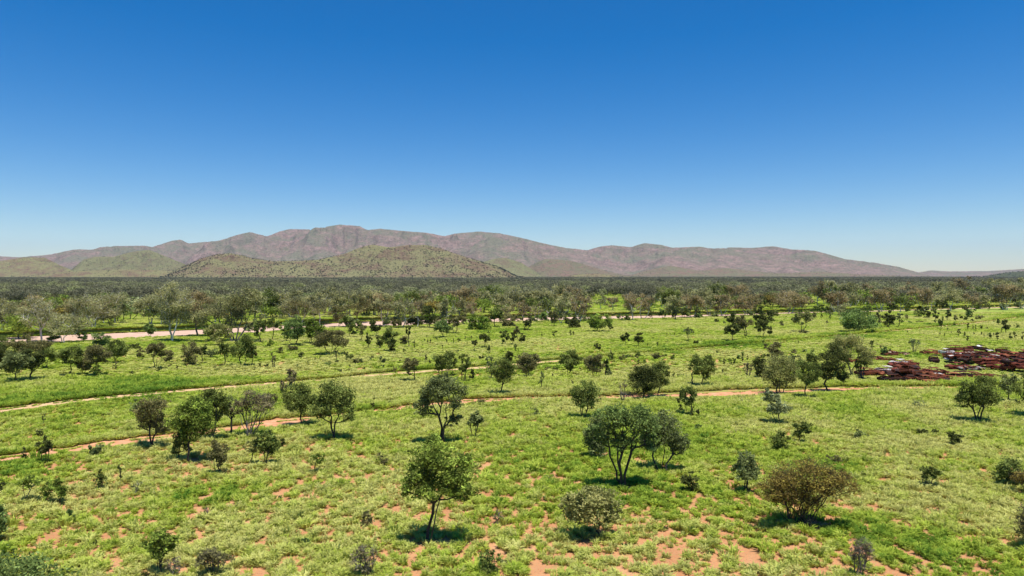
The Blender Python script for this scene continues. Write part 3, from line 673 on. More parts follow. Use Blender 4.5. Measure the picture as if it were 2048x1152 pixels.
X_('T', 1188, 757, 709, 1169, 1210, 742, 'greybrown', A, "bushy tree with drooping sides right of the airy dark-topped tree", nst=3)
X_('P', 1212, 756, 716, 1205, 1219, 738, 'olive', SP, "slim sapling close beside the bushy drooping tree", dens=0.8)
X_('S', 1217, 752, 736, 1211, 1224, 750, 'grey', SH, "small bush at the foot of the slim sapling in the centre right")
X_('T', 1403, 776, 712, 1389, 1431, 755, 'olive', A, "round tree with a thin trunk above the wide red stretch of the lower track", nst=1)
X_('T', 1388, 774, 710, 1378, 1399, 748, 'olive', BT, "thin tree joined to the left of the round tree above the red stretch", nst=1)
X_('V', 1495, 755, 725, 1486, 1505, 742, 'dead', DS, "grey fan-shaped dead shrub left of the dark column tree", nst=6, dens=0.8)
X_('T', 1519, 760, 710, 1507, 1533, 752, 'dark', A, "dark column-shaped tree leafy almost to the ground", nst=1)
X_('T', 1540, 738, 684, 1532, 1563, 712, 'greybrown', BT, "leaning grey-brown tree behind the sparse yellowish tree", nst=2)
X_('T', 1560, 788, 708, 1524, 1596, 772, 'pale', A, "sparse yellowish green tree standing on the lower track", nst=4, dens=0.7, tint=-0.12)
X_('T', 1612, 799, 722, 1592, 1640, 768, 'olive', A, "upright olive tree with shadow just below the lower track", nst=1)
X_('T', 1624, 770, 700, 1612, 1636, 740, 'olive', BT, "narrow tree top rising behind the upright olive tree", nst=1)
X_('P', 1590, 762, 710, 1578, 1602, 745, 'grey', SP, "thin greyish stem tree between the sparse yellowish tree and the upright olive tree", dens=0.6)
X_('T', 1655, 782, 686, 1630, 1692, 758, 'dark', A, "big dark dense tree beside the lower track, left of the pale-crowned tree", nst=1, blobs=[(1662, 715, 28, 28), (1650, 740, 22, 20), (1675, 742, 18, 18)])
X_('T', 1700, 757, 671, 1654, 1744, 722, 'pale', LT, "broad tree with a pale creamy-green crown left of the car wrecks", nst=2, blobs=[(1700, 692, 38, 20), (1680, 705, 28, 18), (1724, 708, 20, 22)], tint=0.1)
X_('V', 1722, 756, 712, 1708, 1736, 740, 'olive', BS, "cluster of dark drooping stems under the right side of the pale-crowned tree", nst=8)
X_('V', 1827, 707, 677, 1817, 1839, 690, 'grey', BS, "lone grey-green shrub of upright wands in the meadow behind the car wrecks", nst=14, dens=0.9)
X_('S', 1770, 712, 693, 1759, 1779, 710, 'blue', SH, "spiky green shrub beside the small rust heap left of the wand shrub")
X_('S', 1741, 690, 680, 1738, 1747, 689, 'dark', SH, "small dark bush behind the pale-crowned tree")

# right, beyond upper track
X_('T', 1464, 682, 648, 1449, 1480, 668, 'dark', A, "small dark domed tree on a single trunk, front left of the middle-right group", nst=1)
X_('T', 1491, 668, 630, 1470, 1504, 657, 'greybrown', A, "airy grey-brown tree between two dark domed trees in the middle-right group", nst=3)
X_('T', 1526, 676, 639, 1507, 1541, 662, 'dark', A, "dark domed tree with spreading layers, front right of the middle-right group", nst=1)
X_('T', 1467, 655, 624, 1451, 1478, 650, 'dark', BT, "dark shrubby tree behind the front left domed tree of the middle-right group", nst=2)
X_('T', 1525, 646, 612, 1508, 1545, 642, 'dark', A, "largest dark dense round tree at the riverbank side of the middle-right group", nst=2)
X_('T', 1604, 665, 621, 1588, 1622, 648, 'pale', A, "pale olive tree narrowing to its base right of the middle-right group", nst=2)
X_('T', 1590, 648, 628, 1582, 1600, 645, 'dark', BT, "dark bush hugging the left side of the pale olive tree", nst=2)
X_('T', 1377, 682, 655, 1367, 1385, 668, 'grey', BT, "small grey tree with two stems in the right-centre meadow", nst=2)
X_('S', 1392, 688, 680, 1386, 1398, 687, 'dark', SH, "round dark bush right of the small grey two-stemmed tree")
X_('P', 1539, 674, 652, 1535, 1544, 668, 'dark', SP, "thin dark stem right of the front right domed tree")
X_('T', 1250, 692, 665, 1241, 1260, 682, 'dark', BT, "small lollipop tree, left one of two alike in the central meadow", nst=1)
X_('T', 1276, 694, 665, 1267, 1287, 684, 'dark', BT, "small lollipop tree, right one of two alike in the central meadow", nst=1)
X_('S', 1195, 700, 686, 1188, 1202, 699, 'dark', SH, "small pointed dark bush on the reddish patch in the central meadow")
X_('T', 1722, 665, 619, 1684, 1752, 658, 'blue', LT, "big spreading dark green tree on low branches right of the river bend", nst=5, dens=1.0)
X_('T', 1775, 656, 621, 1763, 1789, 653, 'dark', A, "dark rounded tree with a pale double trunk right of the big spreading tree", nst=2)
X_('P', 1797, 655, 626, 1790, 1805, 642, 'grey', SP, "thin pale sapling right of the dark rounded tree")
X_('T', 1752, 652, 622, 1746, 1762, 645, 'greybrown', BT, "narrow grey tree between the big spreading tree and the dark rounded tree", nst=2)
X_('T', 1195, 664, 628, 1174, 1223, 656, 'bright', LT, "bright green low tree in front of the river at centre right", nst=3, tint=0.05)
X_('S', 1220, 660, 646, 1214, 1226, 659, 'dark', SH, "small dark bush at the right foot of the bright green low tree")
X_('S', 1140, 656, 636, 1127, 1158, 655, 'dark', SH, "low dark riverside thicket left of the bright green low tree")
X_('T', 1106, 654, 622, 1098, 1116, 645, 'greybrown', BT, "thin dark tree before the river left of the low riverside thicket", nst=1)
X_('S', 1054, 662, 632, 1042, 1064, 661, 'dark', SH, "dark dense upright bush before the river at centre")

X_('T', 949, 703, 679, 943, 955, 690, 'dark', BT, "tiny dark tree, leftmost of the small central-left meadow trees", nst=1)
X_('T', 968, 696, 663, 959, 981, 683, 'dark', BT, "dark umbrella tree on a bare trunk in the central-left meadow", nst=1)
X_('T', 1009, 690, 661, 999, 1018, 684, 'olive', BT, "olive bush tree, right neighbour of the dark umbrella tree", nst=2)
X_('T', 1024, 690, 665, 1017, 1034, 682, 'dark', BT, "dark ragged small tree right of the olive bush tree", nst=1)
X_('T', 1044, 686, 666, 1038, 1052, 682, 'dark', BT, "round dark little tree at the right end of the central-left meadow trees", nst=1)
X_('T', 1034, 682, 652, 1026, 1040, 668, 'greybrown', BT, "tall thin grey tree behind the round dark little tree", nst=1)
X_('P', 976, 703, 690, 971, 981, 700, 'dark', SP, "dark sapling clump at the right foot of the dark umbrella tree")
X_('T', 786, 704, 655, 763, 796, 688, 'olive', A, "olive tree with a dark skirt of shrubs in the left-centre meadow", nst=3)
X_('S', 788, 705, 684, 778, 792, 703, 'dark', SH, "dark low bush under the right side of the skirted olive tree")
X_('S', 758, 697, 672, 752, 766, 696, 'dark', SH, "dark upright bush at the left foot of the skirted olive tree")
X_('T', 735, 698, 665, 729, 744, 688, 'dark', BT, "thin dark two-stemmed tree left of the skirted olive tree", nst=2)
X_('T', 722, 682, 644, 714, 733, 668, 'greybrown', BT, "grey-brown tree with thin trunk behind the dark two-stemmed tree", nst=1)
X_('T', 752, 674, 641, 740, 763, 662, 'dark', BT, "dark crowned tree with twin trunks before the river at left centre", nst=2)
X_('T', 704, 676, 645, 692, 716, 668, 'olive', BT, "rounded olive tree before the river left of the twin-trunked dark tree", nst=2)
X_('P', 817, 695, 652, 811, 823, 668, 'dark', SP, "tall dark pole-like tree right of the skirted olive tree")
X_('S', 806, 690, 672, 799, 815, 688, 'greybrown', SH, "grey bush at the left foot of the tall pole-like tree")
X_('T', 857, 657, 612, 840, 871, 648, 'dark', A, "very dark evergreen tree standing on the edge of the sandy river at centre left", nst=2)
X_('T', 887, 676, 640, 868, 903, 664, 'blue', LT, "blue-green leafy tree just before the river, right of the very dark evergreen", nst=1)
X_('T', 909, 668, 630, 895, 922, 652, 'greybrown', A, "grey tree with a dark slanting trunk beside the blue-green leafy tree", nst=2)
X_('T', 948, 660, 628, 932, 978, 658, 'bright', LT, "bright green wide low tree on the riverbank at centre", nst=4)
X_('T', 990, 655, 610, 978, 1006, 638, 'olive', A, "olive tree leaning over the river right of the bright green wide tree", nst=1)
X_('S', 1015, 654, 632, 1003, 1030, 653, 'greybrown', SH, "grey-green dense bush on the bank right of the leaning olive tree")

# left, before the river
X_('T', 663, 709, 659, 631, 696, 692, 'greybrown', A, "grey-brown umbrella tree with shadow in the left-centre meadow", nst=3, blobs=[(663, 676, 32, 13), (645, 684, 16, 10), (682, 684, 16, 10)])
X_('P', 672, 723, 696, 668, 678, 712, 'dark', SP, "crooked dark stem in front of the grey-brown umbrella tree", dens=0.4)
X_('T', 590, 691, 634, 568, 610, 676, 'blue', LT, "leafy green tree left of the grey-brown umbrella tree, darker of two touching", nst=2)
X_('T', 623, 688, 638, 606, 648, 674, 'bright', LT, "leafy bright green tree, right one of two touching left of the umbrella tree", nst=3)
X_('T', 571, 684, 652, 558, 580, 668, 'bright', BT, "light green small tree against the left of the darker leafy tree", nst=1)
X_('T', 520, 686, 640, 507, 529, 672, 'olive', BT, "dark trunked narrow tree on the riverbank between the big gum and the leafy trees", nst=2)
X_('T', 546, 681, 635, 534, 562, 655, 'olive', BT, "flat-topped thin tree standing over the river left of the leafy trees", nst=1)
X_('S', 537, 695, 678, 529, 549, 693, 'bright', SH, "bright bush in the grass below the flat-topped thin tree")
X_('T', 485, 733, 670, 466, 508, 712, 'olive', A, "dark olive tree with forked trunk in the left meadow below the big gum", nst=2)
X_('T', 451, 732, 686, 435, 468, 712, 'olive', A, "olive tree left of the dark olive forked tree in the left meadow", nst=2)
X_('T', 504, 730, 692, 494, 514, 715, 'greybrown', BT, "grey tree against the right side of the dark olive forked tree", nst=1)
X_('S', 388, 731, 683, 364, 402, 728, 'greybrown', SH, "large grey rounded bush in the left meadow")
X_('T', 405, 728, 688, 397, 414, 708, 'olive', BT, "thin tree against the right side of the large grey rounded bush", nst=1)
X_('S', 424, 716, 692, 408, 434, 714, 'grey', SH, "soft grey-green bush between the large grey bush and the olive tree")
X_('T', 440, 692, 648, 412, 463, 683, 'pale', BT, "pale low tree in front of the big gum with the dark forked trunk", nst=3)
X_('T', 312, 739, 685, 292, 336, 712, 'greybrown', A, "open grey tree with three pale trunks in the left meadow", nst=3)
X_('T', 335, 726, 700, 326, 347, 722, 'greybrown', BT, "small grey tree right of the open three-trunked grey tree", nst=2)
X_('T', 282, 722, 696, 274, 290, 714, 'greybrown', BT, "small thin tree left of the open three-trunked grey tree", nst=1)
X_('T', 203, 693, 665, 184, 222, 690, 'blue', SH, "dense dark rounded bush on the near bank of the river at left", nst=3)
X_('S', 267, 699, 687, 259, 277, 698, 'dark', SH, "small round dark bush right of the dense riverside bush at left")
X_('T', 232, 727, 681, 213, 258, 712, 'olive', A, "rounded olive tree at the right end of the grey grove on the left", nst=2)
X_('T', 197, 753, 690, 165, 220, 725, 'greybrown', A, "grey-crowned tree with dark trunk near the front of the left grove", nst=1)
X_('T', 165, 750, 715, 150, 185, 740, 'greybrown', BT, "low brownish tree left of the grey-crowned tree in the left grove", nst=2)
X_('T', 140, 752, 692, 118, 166, 725, 'olive', A, "tree with a clear single trunk in the middle of the left grove", nst=1)
X_('T', 95, 738, 695, 78, 118, 722, 'olive', A, "olive tree behind the middle of the left grove", nst=2)
X_('T', 60, 765, 698, 38, 86, 738, 'dark', A, "darkest tree at the front of the left grove", nst=2)
X_('T', 33, 768, 705, 2, 60, 742, 'grey', A, "grey-green tree at the front left corner of the left grove", nst=1)
X_('T', -8, 755, 690, -40, 22, 735, 'dark', A, "dark tree of the left grove cut off by the left edge", nst=2)
X_('S', 45, 712, 680, 18, 75, 708, 'greybrown', SH, "brownish bush at the back of the left grove")
X_('S', 85, 704, 680, 60, 108, 700, 'greybrown', SH, "grey bush line behind the left grove beside the river")
X_('S', 8, 700, 672, -12, 24, 696, 'olive', SH, "olive bush at the left edge just before the river")
X_('T', 190, 755, 730, 182, 204, 748, 'bright', SH, "small bright bush at the foot of the grey-crowned tree in the left grove", nst=2)
X_('P', 547, 737, 706, 541, 553, 722, 'greybrown', SP, "forked bare sapling in the left-centre meadow", nst=3, dens=0.5)
X_('S', 602, 716, 704, 596, 608, 715, 'dark', SH, "small dark pointed bush in the left-centre meadow")
X_('S', 584, 703, 691, 573, 594, 702, 'greybrown', SH, "grey spreading bush in front of the darker leafy tree")
X_('S', 560, 708, 693, 553, 567, 706, 'greybrown', SH, "small grey bush left of the grey spreading bush")

# river gums one by one
def gum(u, v, top, l, r, leaf, label, nst=2, bark=None, dens=1.0, cb=None, **k):
    X_('G', u, v, v - (v - top) * 1.06, l - (r - l) * .06, r + (r - l) * .06, cb or v - (v - top) * 0.32, leaf, RG, label, nst=nst, bark=bark, dens=dens, group="gum trees along the river", **k)
gum(82, 682, 598, 48, 108, 'gum', "gum with a bright white trunk showing right up through its sparse crown at far left", 1, dens=0.7)
gum(126, 686, 630, 92, 168, 'gum', "low broad gum on a splayed white base right of the white-trunked gum", 4)
gum(188, 664, 598, 142, 236, 'gum', "wide grey-olive gum with arching limbs behind the dense riverside bush", 3)
gum(20, 672, 612, -10, 48, 'gum', "greyish gum at the left edge behind the river", 2)
gum(38, 676, 630, 10, 70, 'bright', "yellow-green low tree under the gums at the left edge", 2, bark='bark')
gum(60, 655, 608, 30, 80, 'gum', "pale-crowned gum behind the white-trunked gum at far left", 2)
gum(344, 683, 573, 312, 385, 'gum', "tallest gum with a brown-olive crown and a leaning white stem at the riverside", 2, dens=1.2)
gum(396, 674, 588, 358, 420, 'gumred', "rusty brown gum on a dark leaning trunk right of the tallest gum", 1, bark='barkgrey', dens=1.1)
gum(470, 684, 583, 400, 520, 'gum', "big spreading gum on a dark forked trunk with white upper limbs", 4, bark='barkgrey', dens=1.1, blobs=[(450, 615, 36, 24), (488, 608, 32, 26), (425, 632, 22, 20), (510, 630, 14, 22), (470, 640, 30, 16)])
gum(243, 648, 602, 222, 262, 'blue', "bluish-green tree beyond the river between the wide gum and the tallest gum", 2, bark='bark')
gum(262, 642, 600, 250, 282, 'silver', "silvery-green tree at the right shoulder of the bluish-green tree beyond the river", 2, bark='bark')
gum(545, 640, 592, 528, 560, 'dark', "dark tree behind the river right of the big spreading gum", 2, bark='bark')
gum(600, 650, 595, 562, 625, 'gum', "broad grey-brown gum behind the two leafy trees", 3)
gum(638, 648, 588, 612, 658, 'gum', "tall brown-tipped gum right of the broad grey-brown gum", 2)
gum(678, 652, 612, 660, 696, 'greybrown', "dull grey bushy gum standing on the river edge left of centre", 3)
gum(714, 645, 592, 700, 735, 'greybrown', "dark airy gum beyond the river left of centre", 1, bark='bark')
gum(768, 650, 590, 750, 790, 'gum', "mixed olive gum behind the river above the skirted olive tree", 2)
gum(805, 656, 600, 788, 828, 'gum', "slender leaning white-stemmed gum left of the very dark evergreen", 1, dens=0.8)
gum(835, 655, 604, 822, 848, 'gumred', "reddish brown slim gum close left of the very dark evergreen", 1, dens=0.8)
gum(893, 655, 600, 876, 912, 'gum', "gum with one straight white trunk behind the blue-green leafy tree", 1, dens=0.8)
gum(945, 640, 600, 932, 960, 'gumred', "pinkish gum with a bare white fork, palest of the central row", 1, dens=0.6)
gum(926, 648, 604, 912, 940, 'greybrown', "grey gum left of the pinkish gum", 2)
gum(1012, 640, 598, 996, 1030, 'gum', "forked white-limbed gum behind the leaning olive tree", 2, dens=0.9)
gum(1046, 642, 602, 1036, 1060, 'gumred', "short reddish gum right of the forked white-limbed gum", 1, dens=0.9)
gum(1075, 638, 606, 1058, 1086, 'gum', "gum with arching white limbs over the river at centre right", 2, dens=0.7)
gum(1092, 640, 598, 1084, 1104, 'olive', "narrow green gum right of the arching white-limbed gum", 1)
gum(1122, 648, 598, 1108, 1142, 'gum', "group-leading gum with pale twin stems behind the low riverside thicket", 2)
gum(1158, 644, 594, 1142, 1180, 'gumred', "rust-tinted gum with a wide white fork above the river at centre right", 3, dens=0.8)
gum(1200, 622, 590, 1190, 1212, 'gum', "thin pale gum standing back in the green clearing", 1, dens=0.6)
gum(1224, 626, 600, 1214, 1236, 'gumred', "small pinkish gum right of the thin pale gum in the clearing", 1, dens=0.9)
gum(1266, 642, 590, 1246, 1282, 'gumred', "white-trunked gum with a spreading pinkish grey crown, left of a touching pair", 3, dens=0.8)
gum(1286, 638, 590, 1274, 1304, 'gumred', "reddish half of the touching gum pair beyond the river", 2, dens=0.9)
gum(1302, 640, 622, 1297, 1307, 'dark', "dark dead stump standing in the sandy river", 1, bark='bark', dens=1.0)
gum(1348, 640, 594, 1330, 1364, 'gum', "dark-trunked gum at the left of the long right-hand gum row", 1, bark='barkgrey')
gum(1382, 636, 592, 1362, 1404, 'gumred', "wide pinkish gum with white slanting limbs in the right-hand gum row", 3)
gum(1416, 634, 594, 1402, 1428, 'gum', "grey-olive gum right of the wide pinkish gum", 2)
gum(1444, 634, 592, 1428, 1466, 'gumred', "tall reddish grey gum before the grassy lane in the right-hand row", 2)
gum(1492, 630, 590, 1472, 1516, 'gumred', "rounded brown gum with a white split trunk right of the grassy lane", 3)
gum(1512, 618, 590, 1504, 1524, 'gumred', "small rusty gum behind the rounded brown gum", 1)
gum(1580, 628, 584, 1548, 1620, 'gumred', "broadest gum of the right side, with bold white sweeping limbs", 4, dens=1.0)
gum(1542, 616, 586, 1524, 1560, 'blue', "dark green tree behind the left side of the broadest right-hand gum", 2, bark='bark')
gum(1623, 616, 602, 1615, 1631, 'dark', "dark round bush in the green clearing right of the broadest gum", 2, bark='bark')
gum(1672, 624, 584, 1652, 1694, 'gumred', "brown gum with pale inner limbs right of the green clearing", 3)
gum(1680, 640, 608, 1660, 1700, 'gum', "thin pale-stemmed gum in front of the brown gum by the clearing", 3, dens=0.7)
gum(1700, 620, 586, 1690, 1722, 'gum', "mid brown gum behind the big spreading tree on the right", 2)
gum(1760, 624, 578, 1738, 1784, 'gumred', "dense brown gum with white lower trunks behind the dark rounded tree", 3)
gum(1800, 624, 590, 1786, 1822, 'olive', "green-brown forked gum right of the dense brown gum", 2)
gum(1846, 622, 580, 1824, 1862, 'gumred', "brown leafy gum left of the bleached dead trunk", 3)
gum(1863, 620, 592, 1858, 1872, 'gumred', "bleached bare white trunk standing out among the right-hand gums", 1, dens=0.25)
gum(1900, 622, 582, 1880, 1918, 'gum', "olive-brown gum right of the bleached white trunk", 2)
gum(1882, 622, 600, 1873, 1894, 'dark', "dark round tree in front of the olive-brown gum", 2, bark='bark')
gum(1940, 620, 588, 1924, 1958, 'gumred', "reddish brown gum with a thick pale base on the far right", 2)
gum(1962, 618, 590, 1950, 1982, 'gum', "yellow-olive gum with clear stems on the far right", 3)
gum(1976, 621, 608, 1969, 1982, 'dark', "small dark bush tree under the yellow-olive gum", 2, bark='bark')
gum(2012, 620, 572, 1990, 2034, 'gumred', "large brown gum near the right edge, tallest of that end", 3)
gum(2042, 618, 572, 2026, 2075, 'gum', "large olive-brown gum cut off by the right edge behind the river", 3)
# ------------------------------------------------------------------ words that place the many small things
LAND = [("the tallest foreground tree", 858, 1088), ("the broad brownish shrub", 1600, 1052), ("the wide spreading tree", 1245, 975), ("the big leafy tree", 378, 926), ("the V-trunked olive tree", 665, 880),
        ("the dense round-headed tree", 1957, 848), ("the tall oval olive tree", 1001, 792), ("the pale-crowned tree", 1700, 757), ("the wand shrub behind the car wrecks", 1827, 707), ("the big spreading tree by the river bend", 1722, 665),
        ("the grey-brown umbrella tree", 663, 709), ("the skirted olive tree", 786, 704), ("the left meadow's large grey bush", 388, 731), ("the lollipop tree pair", 1263, 693), ("the dark front domed tree", 1526, 676),
        ("the blue-green leafy tree", 887, 676), ("the airy dark-topped tree", 1137, 753), ("the small grey two-stemmed tree", 1377, 682), ("the rightmost wreck heap", 1985, 720), ("the dark umbrella tree on a bare trunk", 968, 696)]
LGUM = [("the white-trunked gum", 82, 682), ("the wide arching gum", 188, 664), ("the tallest gum", 344, 683), ("the big spreading dark-forked gum", 470, 684), ("the broad grey-brown gum", 600, 650), ("the very dark evergreen", 857, 657),
        ("the pinkish bare-forked gum", 945, 640), ("the arching white-limbed gum", 1075, 638), ("the rust-tinted wide-forked gum", 1158, 644), ("the touching gum pair", 1275, 640), ("the wide pinkish gum", 1382, 636), ("the rounded split-trunk gum", 1492, 630),
        ("the broadest right-hand gum", 1580, 628), ("the bleached bare white trunk", 1863, 620), ("the large rightmost brown gum", 2012, 620), ("the dense brown gum", 1760, 624)]
ORD = ["", "second ", "third ", "fourth ", "fifth ", "sixth ", "seventh ", "eighth ", "ninth ", "tenth ", "eleventh ", "twelfth ", "thirteenth ", "fourteenth ", "fifteenth ", "sixteenth "] + [str(i) + "th " for i in range(17, 60)]
def place_labels(items, lands):
    """items: list of (u, v, adjective, noun). gives each its own wording by nearest landmark and order away from it"""
    groups = {}; out = [None] * len(items)
    for i, (u, v, adj, noun) in enumerate(items):
        best = min(lands, key=lambda L: math.hypot((u - L[1]), (v - L[2]) * 2.2))
        du, dv = u - best[1], (v - best[2]) * 3.0
        rel = ("right of" if du > 0 else "left of") if abs(du) > abs(dv) else ("in front of" if dv > 0 else "behind")
        groups.setdefault((adj, noun, best[0], rel), []).append((math.hypot(du, dv), i))
    for (adj, noun, land, rel), lst in groups.items():
        lst.sort()
        for k, (_, i) in enumerate(lst):
            out[i] = (f"{adj} {noun} {rel} {land}" if len(lst) == 1 else f"{adj} {noun} {('nearest ' if k == 0 else ORD[k] + 'nearest ')}{rel} {land}")
    return out

# small saplings and bushes scattered over the meadows (u, v, height px, width px)
SM = [(1815, 666, 5, 3), (1880, 672, 10, 3), (1889, 675, 8, 2), (1903, 668, 5, 3), (1895, 661, 5, 3), (1917, 676, 16, 7), (1929, 674, 10, 4), (1935, 685, 12, 5), (1936, 662, 14, 4), (1946, 661, 10, 3), (1951, 662, 12, 3), (1962, 660, 9, 5), (1963, 671, 7, 3),
      (1968, 675, 7, 2), (1979, 679, 13, 7), (1995, 683, 16, 9), (1987, 672, 6, 3), (2021, 681, 13, 7), (2030, 679, 14, 7), (2045, 684, 18, 4), (1997, 651, 12, 7), (2003, 667, 10, 3), (2012, 667, 24, 14), (1948, 671, 6, 3), (1882, 660, 24, 7), (2034, 657, 8, 8),
      (1987, 646, 8, 4), (1975, 659, 5, 6), (2007, 647, 6, 3), (1911, 644, 12, 7), (1922, 640, 10, 6), (1895, 642, 20, 11), (1871, 643, 18, 12), (1850, 637, 20, 16), (1835, 635, 14, 14), (1813, 640, 10, 8), (1939, 636, 16, 14), (1931, 642, 9, 7), (1960, 640, 8, 14), (1909, 652, 7, 5),
      (1820, 647, 5, 6), (1838, 646, 5, 10), (1870, 648, 8, 4), (1861, 651, 5, 5), (1944, 645, 7, 5), (1805, 649, 12, 6), (1786, 651, 8, 5),
      (1762, 700, 10, 5), (1744, 700, 12, 6), (1985, 705, 7, 6), (2040, 712, 8, 7), (1755, 693, 4, 6),
      (849, 684, 7, 3), (855, 688, 9, 3), (861, 688, 9, 3), (874, 682, 7, 3), (845, 694, 6, 3), (834, 694, 6, 2), (829, 697, 7, 3), (853, 676, 5, 3), (893, 686, 8, 4), (907, 687, 10, 3), (918, 684, 7, 6), (931, 681, 8, 4), (943, 678, 6, 4), (954, 678, 5, 3), (885, 698, 8, 3),
      (809, 708, 10, 6), (852, 726, 16, 5), (828, 695, 14, 5), (977, 705, 12, 5), (1031, 704, 14, 6), (1010, 702, 6, 4), (1084, 675, 10, 3), (1109, 676, 13, 9), (1141, 674, 13, 4), (1147, 672, 9, 3), (1222, 706, 5, 4), (1295, 694, 7, 3), (1315, 694, 9, 4), (1334, 671, 5, 3),
      (1340, 671, 5, 2), (1349, 671, 5, 3), (1387, 668, 6, 3), (1222, 722, 16, 12), (1245, 722, 11, 14), (1275, 717, 11, 10), (1290, 728, 8, 6), (1313, 720, 13, 20), (1330, 714, 6, 8), (1345, 722, 12, 8), (1347, 758, 14, 5), (1365, 758, 8, 18), (1277, 732, 12, 5), (1255, 716, 7, 9), (1262, 716, 6, 7),
      (1435, 706, 5, 6), (1440, 728, 9, 3), (1449, 733, 15, 6), (1459, 730, 12, 8), (1468, 730, 13, 6), (1485, 728, 22, 5), (1495, 722, 10, 4), (1476, 720, 10, 8), (1445, 748, 10, 4), (1526, 690, 10, 5), (1491, 678, 9, 6), (1597, 688, 6, 3), (1588, 708, 9, 12), (1535, 715, 7, 12), (1610, 706, 7, 8),
      (1583, 720, 12, 6), (1562, 650, 8, 7), (1572, 636, 4, 4), (1643, 638, 9, 4), (1628, 640, 14, 8), (1660, 640, 9, 4), (1433, 646, 8, 8), (1448, 648, 6, 5), (1564, 653, 8, 8), (1655, 648, 6, 5), (1605, 668, 8, 14),
      (640, 720, 14, 4), (600, 712, 6, 3), (616, 728, 6, 4), (590, 700, 6, 10), (630, 720, 5, 3), (657, 730, 7, 12), (674, 726, 6, 8), (596, 738, 9, 7), (680, 745, 6, 8), (700, 722, 12, 14), (712, 728, 10, 10), (692, 718, 14, 8), (741, 722, 6, 5), (728, 740, 6, 6),
      (742, 718, 6, 10), (766, 738, 8, 6), (790, 746, 12, 8), (765, 728, 14, 10), (722, 726, 8, 10), (430, 740, 8, 5), (380, 706, 8, 6), (355, 742, 12, 5), (340, 735, 6, 6), (280, 755, 7, 3), (265, 748, 6, 8), (316, 744, 10, 8), (520, 735, 10, 5), (533, 736, 8, 8), (510, 740, 6, 5),
      (230, 742, 16, 7), (545, 727, 6, 4), (385, 770, 8, 8), (290, 765, 7, 6), (228, 770, 6, 5), (170, 772, 5, 8), (130, 768, 5, 6), (350, 763, 5, 5), (66, 785, 5, 6), (178, 795, 9, 3), (135, 838, 6, 7), (165, 820, 9, 5), (170, 834, 10, 5), (113, 828, 5, 4),
      (860, 728, 8, 5), (893, 722, 7, 6), (915, 706, 6, 6), (800, 725, 6, 4), (935, 728, 8, 8), (963, 720, 8, 10), (1095, 740, 6, 12), (1110, 742, 8, 10), (1145, 775, 14, 4), (1160, 740, 5, 6), (1105, 760, 12, 4), (1072, 712, 5, 6), (1165, 722, 7, 5), (1180, 730, 6, 5), (1152, 732, 6, 4),
      (740, 795, 6, 4), (520, 800, 6, 5), (700, 735, 6, 5), (1440, 768, 6, 4), (1320, 770, 5, 5), (1660, 850, 6, 5), (1770, 905, 6, 6), (1820, 930, 5, 5), (1800, 835, 6, 5), (1500, 870, 8, 6), (1300, 870, 5, 5), (1440, 930, 8, 8), (1450, 1010, 8, 9), (560, 1000, 8, 8), (480, 1050, 9, 9), (520, 1120, 10, 12), (1090, 1000, 8, 8), (1120, 985, 7, 8), (640, 1015, 9, 9), (830, 1135, 9, 10), (1330, 1060, 9, 12), (1900, 1050, 9, 9), (1800, 1030, 8, 10), (1250, 1095, 10, 12), (1420, 1110, 10, 12), (190, 1095, 14, 9), (60, 1135, 9, 9), (305, 985, 7, 8), (170, 965, 6, 8)]
items = []
_r = random.Random(4)
for (u, v, h, w_) in SM:
    up = h > w_ * 1.4
    col = _r.choice(['dark', 'dark', 'olive', 'greybrown']) if up else _r.choice(['greybrown', 'grey', 'olive', 'dark', 'blue'])
    cw = {'dark': 'dark', 'olive': 'olive green', 'greybrown': 'grey-brown', 'grey': 'grey-green', 'blue': 'blue-green'}[col]
    sz = ('tall thin' if h > 11 else 'small upright') if up else ('low wide' if w_ > 11 else 'little round')
    items.append((u, v, f"{sz} {cw}", "sapling" if up else "bush", h, w_, col, up))
for it, lab in zip(items, place_labels([i[:4] for i in items], LAND)):
    u, v, adj, noun, h, w_, col, up = it
    h *= 1.15; w_ *= 1.2
    plant('P' if up else 'S', u, v, v - h, u - w_ / 2, u + w_ / 2, v - h * (0.3 if up else 0.05), col, 'sapling' if up else 'shrub', 'sapling' if up else 'shrub', lab, group="small plants dotted over the meadow", dens=0.9 if up else 0.8, nst=1 if up else 3)

# more gums closing the row along both river banks
rg = np.random.RandomState(21)
items = []
taken = [(o[1], o[2]) for o in LGUM]
FILLU = [5, 70, 150, 210, 232, 300, 322, 372, 430, 530, 560, 580, 655, 668, 700, 730, 748, 758, 782, 820, 848, 868, 905, 915, 935, 962, 975, 985, 1003, 1025, 1036, 1060, 1085, 1100, 1112, 1135, 1145, 1170, 1325, 1338, 1362, 1372, 1395, 1410, 1428, 1440, 1455, 1475, 1636, 1650, 1664, 1690, 1712, 1728, 1742, 1778, 1790, 1812, 1835, 1870, 1892, 1912, 1925, 1955, 1990, 2025, 2060, -30, 2090]
for i, u in enumerate(FILLU):
    vf = np.interp(u, FAR[:, 0], FAR[:, 1])
    v = vf - rg.uniform(3, 15); hh = rg.uniform(36, 54) * np.interp(u, [0, 500, 900, 2048], [1.25, 1.2, 1.0, 0.92])
    col = rg.choice(['gum', 'gumred', 'gum', 'gum', 'olive'])
    cw = {'gum': 'olive-brown', 'gumred': 'reddish brown', 'greybrown': 'dull grey', 'olive': 'dark olive'}[col]
    items.append((u, v, cw, "far bank gum", hh, hh * rg.uniform(0.75, 1.1), col))
